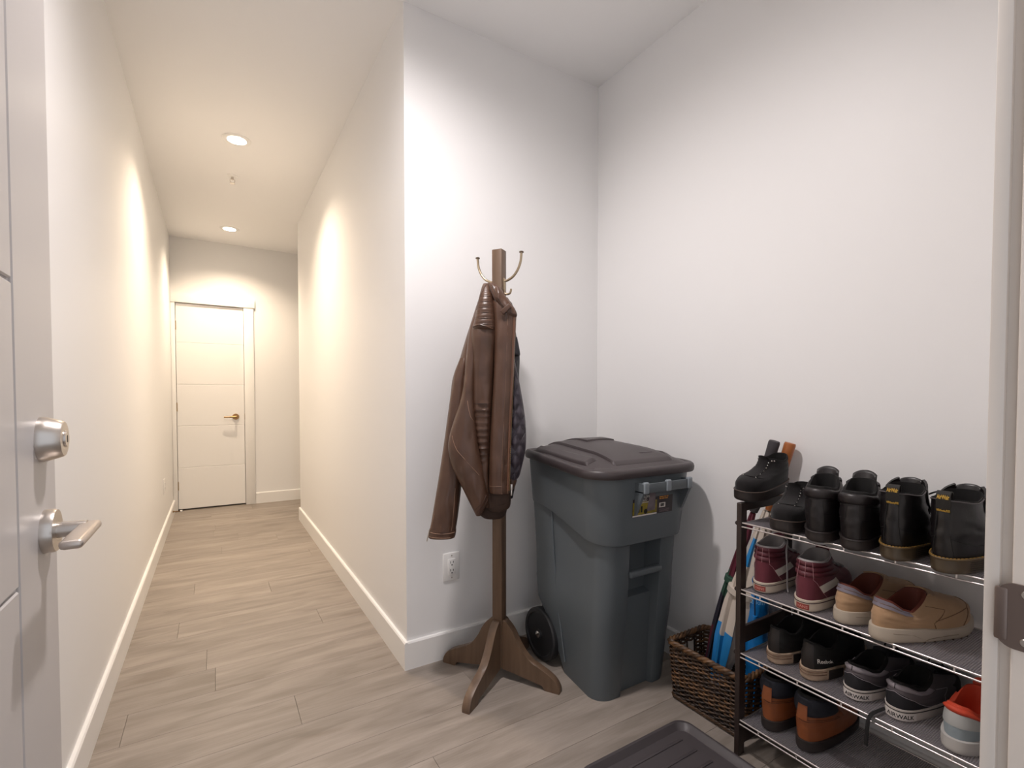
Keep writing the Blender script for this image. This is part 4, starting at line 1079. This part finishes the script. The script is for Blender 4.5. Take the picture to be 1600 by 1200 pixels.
# -- black smooth boots with yellow welt stitching
def stitched_boot(label, heel, ang, seed, loop_tilt):
    t = place_shoe('lace_up_boot', label, 'boot', 'black lace-up boots with yellow stitching', heel, SZ[3], ang)
    s = Shoe(.292, .102, (.032, .026), (.158, .152, .166), (.018, .45, .039), BOOTG, BOOTH, heelw=.79, bulge=.006, toew=1.02)
    so_ = s.sole_mesh(.0055, waist=.001).build('sole', M_AMBER, t, 50)
    u_ = s.upper(.004, seed).build('upper', M_BSM, t, 60); s.lining(.003, roll=.002).build('lining', M_LINB, t, 60)
    # welt and stitches
    P = []
    s.ring(.985, .0022, .0050).build('welt', mat('olive welt', '#5d4a2c', .45), t)
    m = MB(); n_ = 62
    for k in range(n_):
        a0 = 2 * PI * k / n_; m.tube([s.so(1.0, a0 + q * (2 * PI / n_) * .62 / 3, .0052) + Vector((0, 0, .0021)) for q in range(4)], .0009, 5)
    m.build('welt_stitch', M_GOLDTH, t, kind='stuff')
    m = MB()
    for v in (.22, .36, .50, .64, .78):
        q = s.ring(v, .0006, .0055, -.0002, 72, .8, 2 * PI - .8); m.add(q.v, q.f)
    m.build('sole_groove', mat('sole groove', '#1e1711', .6), so_, kind='stuff')
    m = s.line([(.02, -.36), (.4, -.24), (.96, -.20)], .0008); s.line([(.02, .36), (.4, .24), (.96, .20)], .0008, mb=m)
    s.line([(.35, -.26), (.22, -1.0), (.20, -1.7)], .0007, mb=m); s.line([(.35, .26), (.22, 1.0), (.20, 1.7)], .0007, mb=m)
    s.line([(.5, -1.55), (.75, -1.75), (.97, -1.85)], .0007, mb=m); s.line([(.5, 1.55), (.75, 1.75), (.97, 1.85)], .0007, mb=m)
    m.build('seam', mat('dark seam', '#0b0909', .8), u_, kind='stuff')
    s.line([(.985, -2.3), (.985, 0), (.985, 2.3)], .0016, .0006, n=20).build('rim_piping', mat('grey edge', '#4a4446', .45), t)
    # standing quarter flaps at the front
    for sg in (-1, 1):
        A = [s.S(lerp(.55, 1, a / 8), PI + sg * .62, .004) for a in range(9)]
        m = MB(); P0 = [[s.S(lerp(.52, 1, a / 8), PI + sg * lerp(.50, 1.2, b / 4), .004 + .004 * (1 - b / 4)) + Vector((0, 0, .012 * (a / 8) ** 3 * (1 - b / 4))) for b in range(5)] for a in range(9)]
        P1 = [[s.S(lerp(.52, 1, a / 8), PI + sg * lerp(.50, 1.2, b / 4), .001) + Vector((0, 0, .012 * (a / 8) ** 3 * (1 - b / 4))) for b in range(5)] for a in range(9)]
        m.slab(P0, P1).build('quarter_flap', M_BSM, t, 60)
    s.tongue(0.014, 0.5, 0.002).build('tongue', M_BSM, t, 60)
    s.laces((.46, .54, .62, .70, .78), .50, .0021, .007).build('laces', M_LACE, t, kind='stuff')
    b0 = s.S(.84, PI + .55, .010)
    dn = Vector((0, -1, 0))
    P = catmull([b0, b0 + Vector((.004, -.020, .010)), b0 + Vector((.006, -.036, .0)), b0 + Vector((.006, -.040, -.035)), b0 + Vector((.020, -.044, -.072)), b0 + Vector((.034, -.042, -.092))], 6)
    MB().tube(P, .0021, 6).build('loose_lace', M_LACE, t)
    b1 = s.S(.84, PI - .55, .010)
    P = catmull([b1, b1 + Vector((.004, .018, .008)), b1 + Vector((.010, .024, -.012)), b1 + Vector((.008, .020, -.05)), b1 + Vector((.0, .018, -.085))], 6)
    MB().tube(P, .0021, 6).build('loose_lace', M_LACE, t)
    # heel pull loop with woven lettering
    w2 = .0125
    prof = [(0.004, -.030), (-.003, -.026), (-.0055, -.004), (-.005, .010), (.000, .0175), (.007, .0165), (.010, .008), (.011, -.012)]
    hz = s.S(1, 0)
    pc = catmull(prof, 5)
    A = [[hz + Vector((p[0] , y, p[1])) for y in (-w2, -w2 / 3, w2 / 3, w2)] for p in pc]
    B = [[hz + Vector((p[0] * .8 + .0008, y, p[1] - .0014)) for y in (-w2, -w2 / 3, w2 / 3, w2)] for p in pc]
    lp = MB().slab(A, B).build('pull_loop', mat('black webbing', '#1a1713', .7, bump=.2, bscale=500), t, 60)
    def lm(x, y):
        q = max(0, min(1, (y + .016) / .040)); i = q * (len(pc) - 1) * .62 + 2; a, f = int(i), i - int(i)
        p0, p1 = pc[min(a, len(pc) - 1)], pc[min(a + 1, len(pc) - 1)]
        X, Z = lerp(p0[0], p1[0], f), lerp(p0[1], p1[1], f); return hz + Vector((X - .0011, -x, Z + .0006))
    text('AirWair', .0088, lambda x, y: lm(x, y + .004), mat('yellow woven letters', '#c8a040', .6), lp, bold=.0003, sx=.72)
    text('WITH Bouncing SOLES', .0040, lambda x, y: lm(x, y - .010), MATS['yellow woven letters'], lp, bold=.0002, sx=.60)
    return t
stitched_boot('black lace-up boot with yellow welt stitching, second from the right on the top shelf', (1.334, .488), 86, 3, 0)
stitched_boot('black lace-up boot with yellow welt stitching, nearest the white door jamb on the top shelf', (1.332, .396), 93, 8, 0)

# -- maroon high-top sneakers
M_MARC = mat('maroon canvas', '#5e1f2c', .75, bump=.2, bscale=500, sheen=.1); M_MARL = mat('maroon leather', '#55202a', .5, bump=.1, bscale=200)
M_OFFW = mat('off-white rubber', '#c9bcab', .6, var=.12, scale=18); M_WLEA = mat('white leather stripe', '#d9d2c8', .5); M_GREYL = mat('grey lining', '#a5a09f', .85)
M_MTH = mat('pink grey thread', '#a5757a', .6)
def high_top(label, heel, ang, side, lace_side):
    t = place_shoe('high_top_sneaker', label, 'sneaker', 'maroon high-top sneakers', heel, SZ[2], ang)
    s = Shoe(.278, .100, (.030, .026), (.134, .130, .144), (.045, .47, .0345), BOOTG, BOOTH, heelw=.82, bulge=.003, toew=1.0, nrm=2.5)
    so_ = s.sole_mesh(.004).build('sole', M_OFFW, t, 50)
    s.ring(.80, .0011, .004, .0006).build('foxing_stripe', mat('dark foxing stripe', '#3a2428', .6), so_)
    u_ = s.upper(.0015, 2).build('upper', M_MARC, t, 60); s.lining(.006, roll=.003).build('lining', M_GREYL, t, 60)
    for k in range(3):
        a, b = .60 + .135 * k, .60 + .135 * (k + 1)
        A = [[s.S(lerp(a, b, q / 6), lerp(-2.05, 2.05, j / 40), .0006 + .0038 * math.sin(PI * q / 6) ** .7) for j in range(41)] for q in range(7)]
        B = [[s.S(lerp(a, b, q / 6), lerp(-2.05, 2.05, j / 40), -.001) for j in range(41)] for q in range(7)]
        MB().slab(A, B).build('padded_collar', M_MARL, t, 60)
    s.line([(.995, -2.2), (.995, 0), (.995, 2.2)], .0013, .0005, n=20).build('collar_edge', M_GREYL, t)
    for sg in (-1, 1):
        s.patch(lambda a, b: (lerp(.17, .36, a) + .16 * b, sg * lerp(.86 - .16 * a, 1.62, b)), 4, 10, .0018).build('side_stripe', M_WLEA, t, 60)
    m = MB()
    for sg in (-1, 1): s.line([(.56, sg * .42), (.45, sg * .62), (.02, sg * 1.0)], .0008, .0006, mb=m)
    s.line([(.58, -.05), (.98, -.05)], .0007, .0042, mb=m); s.line([(.58, .32), (.98, .30)], .0007, .0042, mb=m); s.line([(.58, -.42), (.98, -.40)], .0007, .0042, mb=m)
    m.build('stitching', M_MTH, u_, kind='stuff')
    fn = lambda ph: s.so(.42, ph, .004, .0006); am = s.arc_map(fn, 0, w=1.5)
    lbm = [[s.so(lerp(.18, .66, a / 4), interp(am, lerp(-.017, .017, b / 8)), .004, .0010) for b in range(9)] for a in range(5)]
    lbn = [[s.so(lerp(.18, .66, a / 4), interp(am, lerp(-.017, .017, b / 8)), .004, -.001) for b in range(9)] for a in range(5)]
    hl = MB().slab(lbm, lbn).build('heel_label', mat('red rubber label', '#8e3b32', .55), so_, 50)
    text('VANS', .0095, lambda x, y: s.so(.42 + y / .03, interp(am, -x * 1.0) if True else 0, .004, .0014), mat('pale red letters', '#c98a80', .55), hl, sx=1.15, bold=.0002)
    s.tongue(0.01, 0.42, 0.003).build('tongue', M_MARC, t, 60)
    s.laces((.46, .56, .66, .76, .86), .46, .0024, .005).build('laces', M_GREYL, t, kind='stuff')
    if lace_side:
        b0 = s.S(.97, PI + .5, .004)
        P = catmull([b0, b0 + Vector((-.030, .002, .014)), b0 + Vector((-.040, -.020, .010)), Vector((s.L * .24, -.047, .122)), Vector((s.L * .22, -.052, .07)), Vector((s.L * .21, -.054, .02)), Vector((s.L * .20, -.058, .004))], 6)
        MB().tube(P, .0034, 8, flat=.35).build('loose_lace', M_GREYL, t)
    return t
high_top('maroon high-top sneaker with a white lace hanging down its side, left end of second shelf', (1.386, .834), 82, 1, True)
high_top('maroon high-top sneaker beside the beige slip-ons on the second shelf', (1.366, .700), 84, -1, False)

# -- beige slip-on shoes
M_BEI = mat('beige suede', '#a98867', .85, var=.10, scale=12, bump=.15, bscale=350, sheen=.15); M_BSO = mat('pale grey foam sole', '#b5a999', .6, var=.08, scale=12)
M_GRYC = mat('grey heel collar', '#77707a', .6); M_TAN = mat('rust brown lining', '#5c2618', .7)
def slip_on(label, heel, ang, side):
    t = place_shoe('slip_on_shoe', label, 'shoe', 'beige suede slip-on shoes', heel, SZ[2], ang)
    s = Shoe(.285, .094, (.033, .025), (.096, .070, .106), (.045, .50, .034), [(0, 0), (.25, .05), (.5, .32), (.75, .70), (1, 1)], [(0, 0), (.25, .40), (.5, .66), (.75, .86), (1, 1)], heelw=.84, toew=.98, bulge=.006, spring=.012, nrm=2.3)
    so_ = s.sole_mesh(.006, waist=-.0015).build('sole', M_BSO, t, 50)
    u_ = s.upper(.0025, 5 + side).build('upper', M_BEI, t, 60); s.lining(.007, roll=.003).build('lining', M_TAN, t, 60)
    s.patch(lambda a, b: (lerp(.74 - .02 * abs(2 * b - 1), 1.0, a), lerp(-1.25, 1.25, b)), 6, 24, .0028).build('heel_collar', M_GRYC, t, 60)
    s.patch(lambda a, b: (lerp(.90, 1.02, a), PI + lerp(-.75, .75, b)), 5, 14, .0060).build('tongue_edge', M_BEI, t, 60)
    m = MB()
    for sg in (-1, 1):
        s.line([(.90, sg * 1.9), (.55, sg * 2.0), (.30, sg * 1.55), (.02, sg * 1.5)], .0008, .0005, mb=m); s.line([(.36, sg * 1.62), (.33, sg * 2.1), (.30, sg * 2.45)], .0008, .0005, mb=m)
        s.line([(.86, sg * .06), (.86, sg * .9)], .0007, .0030, mb=m)
    s.line([(.02, PI - 1.0), (.30, PI - .62), (.42, PI), (.30, PI + .62), (.02, PI + 1.0)], .0009, .0005, mb=m)
    m.build('stitching', mat('tan seam', '#6e5238', .7), u_, kind='stuff')
    m = MB()
    for sg in (-1, 1):
        P = [s.so(v, sg * a, .006, .0005) for v, a in ((.72, 0), (.70, .6), (.62, 1.0), (.40, 1.15), (.30, 1.4))]; m.tube(catmull([tuple(p) for p in P], 5), .0009, 6)
        P = [s.so(v, sg * a, .006, .0008) for v, a in ((.04, 1.22), (.30, 1.32), (.46, 1.55), (.52, 1.9))]; m.tube(catmull([tuple(p) for p in P], 5), .0012, 6)
    m.build('sole_line', mat('sole line grey', '#8d8172', .7), so_, kind='stuff')
    m = MB()
    for sg in (-1, 1):
        for k in range(9):
            p = s.so(.04, sg * (1.25 + .19 * k), .006, .0002); m.rbox(p - Vector((.0018, .0018, .002)), p + Vector((.0018, .0018, .0042)), .0006, 1)
    m.build('tread_notch', mat('dark notch', '#4a4038', .8), so_, kind='stuff')
    return t
slip_on('beige suede slip-on shoe next to the maroon sneaker on the second shelf', (1.374, .612), 102, -1)
slip_on('beige suede slip-on shoe at the right of the second shelf, side in view', (1.352, .524), 108, 1)

# -- black running shoes with worn soles
M_KNIT = mat('black mesh knit', '#100e0d', .8, bump=.3, bscale=600); M_WORN = mat('worn cream sole', '#a8917c', .7, var=.35, scale=28); M_BRB = mat('black brown overlay', '#1d1715', .55)
def runner(label, heel, ang, side, letter, lace):
    t = place_shoe('running_shoe', label, 'sneaker', 'black running shoes', heel, SZ[1], ang)
    s = Shoe(.278, .092, (.031, .022), (.100, .078, .102), (.03, .50, .033), None, None, heelw=.86, toew=.96, bulge=.005, spring=.014)
    so_ = s.sole_mesh(.006, waist=.0015).build('sole', M_WORN, t, 50)
    u_ = s.upper(.0025, 4 + side).build('upper', M_KNIT, t, 60); s.lining(.007, roll=.003).build('lining', M_LINB, t, 60)
    s.patch(lambda a, b: (lerp(.02, .97, a), lerp(-.34, .34, b)), 10, 8, .0016).build('heel_counter', M_BRB, t, 60)
    for sg in (-1, 1):
        A = [[s.so(v, sg * ph, .006, .0022) for v in (.02, .3, .6, .9)] for ph in [.86 + .06 * k + .0 for k in range(8)]]
        B = [[s.so(v, sg * ph, .006, -.001) for v in (.02, .3, .6, .9)] for ph in [.86 + .06 * k for k in range(8)]]
        MB().slab(A, B).build('arch_insert', mat('dark sole insert', '#2c2622', .6), so_, 50)
    m = MB()
    for v in (.55, .8):
        q = s.ring(v, .0010, .006, .0002, 40, -.8, .8); m.add(q.v, q.f)
    m.build('sole_groove', mat('dirty groove', '#6b5040', .8), so_, kind='stuff')
    s.tongue(0.018, 0.48, 0.005).build('tongue', M_KNIT, t, 60)
    s.laces((.50, .60, .70, .80, .90), .46, .0022, .007).build('laces', M_LACE, t, kind='stuff')
    b0 = s.S(.95, PI, .010)
    P = catmull([b0, b0 + Vector((.010, -.02, .028)), b0 + Vector((.022, -.050, .030)), b0 + Vector((.028, -.062, .004)), b0 + Vector((.016, -.050, -.004)), b0 + Vector((.02, -.066, .014)), b0 + Vector((.03, -.058, -.03))], 7) if lace else catmull([b0, b0 + Vector((.02, -.03, .012)), b0 + Vector((.05, -.044, .006)), b0 + Vector((.08, -.042, -.02))], 6)
    MB().tube(P, .0019, 6).build('loose_lace', M_LACE, t)
    if letter:
        base = -.80; fn = lambda ph: s.S(.34, ph); am = s.arc_map(fn, base, w=.85)
        text('Reebok', .0165, lambda x, y: s.S(.36 + y / .066, interp(am, -x), .0022), mat('white woven letters', '#e0dcd6', .6), u_, bold=.0003)
    return t
runner('black running shoe with worn cream sole at the left end of the third shelf', (1.392, .797), 92, -1, False, True)
runner('black running shoe with white lettering on its heel side on the third shelf', (1.390, .700), 92, 1, True, False)

# -- grey and black skate shoes
M_GRYS = mat('grey suede', '#5a5357', .8, bump=.15, bscale=350); M_BSU = mat('black suede heel panel', '#16151a', .8, bump=.15, bscale=350); M_PADG = mat('pale grey padding', '#8a8388', .7); M_WRUB = mat('white rubber', '#c4bbb4', .55, var=.08, scale=20)
def skate(label, heel, ang, side, lace):
    t = place_shoe('skate_shoe', label, 'sneaker', 'grey and black skate shoes', heel, SZ[1], ang)
    s = Shoe(.268, .090, (.028, .025), (.084, .066, .086), (.03, .53, .034), None, None, heelw=.89, toew=1.0, bulge=.004, spring=.005, nrm=2.5)
    so_ = s.sole_mesh(.004).build('sole', M_WRUB, t, 50)
    s.ring(.84, .0010, .004, .0005).build('foxing_stripe', mat('black foxing stripe', '#1a1718', .6), so_)
    u_ = s.upper(.0015, side).build('upper', M_GRYS, t, 60); s.lining(.009, roll=.005).build('lining', M_LINB, t, 60)
    s.patch(lambda a, b: (lerp(0.01, .66 - .64 * abs(2 * b - 1) ** 2.2, a), lerp(-1.15, 1.15, b)), 6, 26, .0016).build('heel_panel', M_BSU, t, 60)
    A = [[s.S(lerp(.76, 1, q / 6), lerp(-1.7, 1.7, j / 36), .001 + .0040 * math.sin(PI * q / 6) ** .7) for j in range(37)] for q in range(7)]
    B = [[s.S(lerp(.76, 1, q / 6), lerp(-1.7, 1.7, j / 36), -.001) for j in range(37)] for q in range(7)]
    MB().slab(A, B).build('padded_collar', M_PADG, t, 60)
    s.line([(.78, 0), (1, 0)], .0008, .0050).build('collar_seam', mat('dark seam', '#0b0909', .8), u_)
    s.patch(lambda a, b: (lerp(.01, .40, a), PI + lerp(-1.05, 1.05, b)), 8, 18, .0012).build('toe_cap', mat('black suede toe', '#1a1719', .8, bump=.15, bscale=350), t, 60)
    m = MB()
    for sg in (-1, 1): s.line([(.02, sg * 1.18), (.45, sg * .72), (.665, 0)], .0007, .0018, mb=m); s.line([(.74, sg * 1.75), (.50, sg * 1.95), (.28, sg * 1.7), (.02, sg * 1.65)], .0007, mb=m)
    m.build('stitching', mat('pale grey thread', '#9a9297', .6), u_, kind='stuff')
    s.tongue(0.01, 0.48, 0.005).build('tongue', M_BSU, t, 60)
    s.laces((.55, .65, .75, .85, .95), .46, .0022, .007).build('laces', M_LACE, t, kind='stuff')
    fn = lambda ph: s.so(.42, ph, .004, .0006); am = s.arc_map(fn, 0, w=1.5)
    G0 = [[s.so(lerp(.10, .74, a / 4), interp(am, lerp(.020, -.052, b / 14)), .004, .0010) for b in range(15)] for a in range(5)]
    G1 = [[s.so(lerp(.10, .74, a / 4), interp(am, lerp(.020, -.052, b / 14)), .004, -.001) for b in range(15)] for a in range(5)]
    hl = MB().slab(G0, G1).build('heel_label', mat('white heel label', '#d6cfca', .5), so_, 50)
    text('AIRWALK', .0132, lambda x, y: s.so(.42 + y / .028, interp(am, x - .016), .004, .0014), mat('black print', '#141213', .6), hl, bold=.0003, sx=-1.0)
    if lace:
        b0 = Vector((s.L * .36, -.054, .030))
        P = catmull([b0, b0 + Vector((-.025, -.012, -.012)), b0 + Vector((-.055, -.016, -.022)), b0 + Vector((-.085, -.014, -.022)), b0 + Vector((-.132, -.010, -.026)), b0 + Vector((-.142, -.008, -.055)), b0 + Vector((-.142, -.006, -.10))], 6)
        MB().tube(P, .0045, 8, flat=.35).build('loose_lace', M_LACE, t)
    b1 = s.S(.97, PI + .3, .008)
    MB().tube(catmull([b1, b1 + Vector((.004, .010, .018)), b1 + Vector((.016, -.004, .022)), b1 + Vector((.026, -.014, .004))], 6), .0019, 6).build('lace_loop', M_LACE, t)
    return t
skate('grey and black skate shoe with a black lace hanging over the shelf edge', (1.396, .592), 95, -1, True)
skate('grey and black skate shoe beside the pale blue shoe, third shelf', (1.398, .500), 96, 1, False)

# -- pale blue trainer with orange lining
M_PBL = mat('pale blue grey fabric', '#8e9aa0', .7, bump=.2, bscale=400); M_ORG = mat('bright orange lining', '#c8452a', .65, bump=.1, bscale=300)
t = place_shoe('trainer', 'pale blue grey trainer with orange lining at the right of the third shelf', 'sneaker', None, (1.376, .384), SZ[1], 98)
s = Shoe(.270, .100, (.030, .024), (.098, .076, .110), (.03, .48, .032), None, None, heelw=.80, bulge=.005, spring=.012)
so_ = s.sole_mesh(.007).build('sole', mat('white grey sole', '#b9b6b2', .6), t, 50)
u_ = s.upper(.0015, 3).build('upper', M_PBL, t, 60); s.lining(.008, roll=.004).build('lining', M_ORG, t, 60)
A = [[s.S(lerp(.80, 1, q / 6), lerp(-1.9, 1.9, j / 36), .001 + .0050 * math.sin(PI * q / 6) ** .7) for j in range(37)] for q in range(7)]
B = [[s.S(lerp(.80, 1, q / 6), lerp(-1.9, 1.9, j / 36), -.001) for j in range(37)] for q in range(7)]
MB().slab(A, B).build('padded_collar', M_ORG, t, 60)
s.tongue(0.014, 0.48, 0.006).build('tongue', M_ORG, t, 60)
s.patch(lambda a, b: (lerp(.40, .80, a), lerp(-1.1, 1.1, b)), 6, 16, .0016).build('heel_overlay', mat('light grey overlay', '#a9aaa8', .55), t, 60)
s.laces((.50, .60, .70, .80, .90), .46, .0022, .008).build('laces', mat('pale blue lace', '#8a979e', .8), t, kind='stuff')

# -- brown work boots with black padded collars
M_TANL = mat('tan brown leather', '#8a4c28', .5, var=.15, scale=12, bump=.12, bscale=250); M_NAVF = mat('black navy fabric collar', '#1c1e28', .75, bump=.2, bscale=400)
def tan_boot(label, heel, ang, seed):
    t = place_shoe('hiking_boot', label, 'boot', 'tan boots with black collars', heel, SZ[0], ang)
    s = Shoe(.286, .092, (.030, .025), (.148, .140, .160), (.02, .46, .038), BOOTG, BOOTH, heelw=.90, bulge=.006, toew=1.0)
    s.sole_mesh(.005).build('sole', M_BSOLE, t, 50)
    u_ = s.upper(.002, seed).build('upper', M_TANL, t, 60); s.lining(.010, roll=.006).build('lining', M_LINB, t, 60)
    A = [[s.S(lerp(.60, 1, q / 8), lerp(-2.1, 2.1, j / 40), .001 + .0065 * math.sin(PI * q / 8) ** .6) for j in range(41)] for q in range(9)]
    B = [[s.S(lerp(.60, 1, q / 8), lerp(-2.1, 2.1, j / 40), -.001) for j in range(41)] for q in range(9)]
    MB().slab(A, B).build('padded_collar', M_NAVF, t, 60)
    s.patch(lambda a, b: (lerp(.52, .84, a), lerp(-.20, .20, b)), 8, 6, .0085).build('heel_tab', M_TANL, t, 60)
    for sg in (-1, 1):
        s.patch(lambda a, b: (lerp(.45, .86, a), sg * lerp(1.75, 2.2, b)), 8, 5, .0085).build('eyestay', M_TANL, t, 60)
    s.tongue(0.018, 0.45, 0.006).build('tongue', M_NAVF, t, 60)
    s.laces((.46, .56, .66, .76, .86), .46, .0023, .008).build('laces', M_LACE, t, kind='stuff')
    b0 = s.S(.93, PI - .3, .010)
    MB().tube(catmull([b0, b0 + Vector((.0, -.016, .018)), b0 + Vector((.02, -.034, .010)), b0 + Vector((.04, -.042, -.03))], 6), .0021, 6).build('loose_lace', M_LACE, t)
    m = s.line([(.50, -1.6), (.54, -.7), (.50, 0), (.54, .7), (.50, 1.6)], .0008); s.line([(.46, -1.6), (.50, -.7), (.46, 0), (.50, .7), (.46, 1.6)], .0008, mb=m); m.build('stitching', mat('brown thread', '#5a3018', .6), u_, kind='stuff')
    return t
tan_boot('tan leather boot with black padded collar next to the rack post on the bottom shelf', (1.390, .808), 87, 2)
tan_boot('tan leather boot with black padded collar, further from the post on the bottom shelf', (1.392, .708), 89, 6)
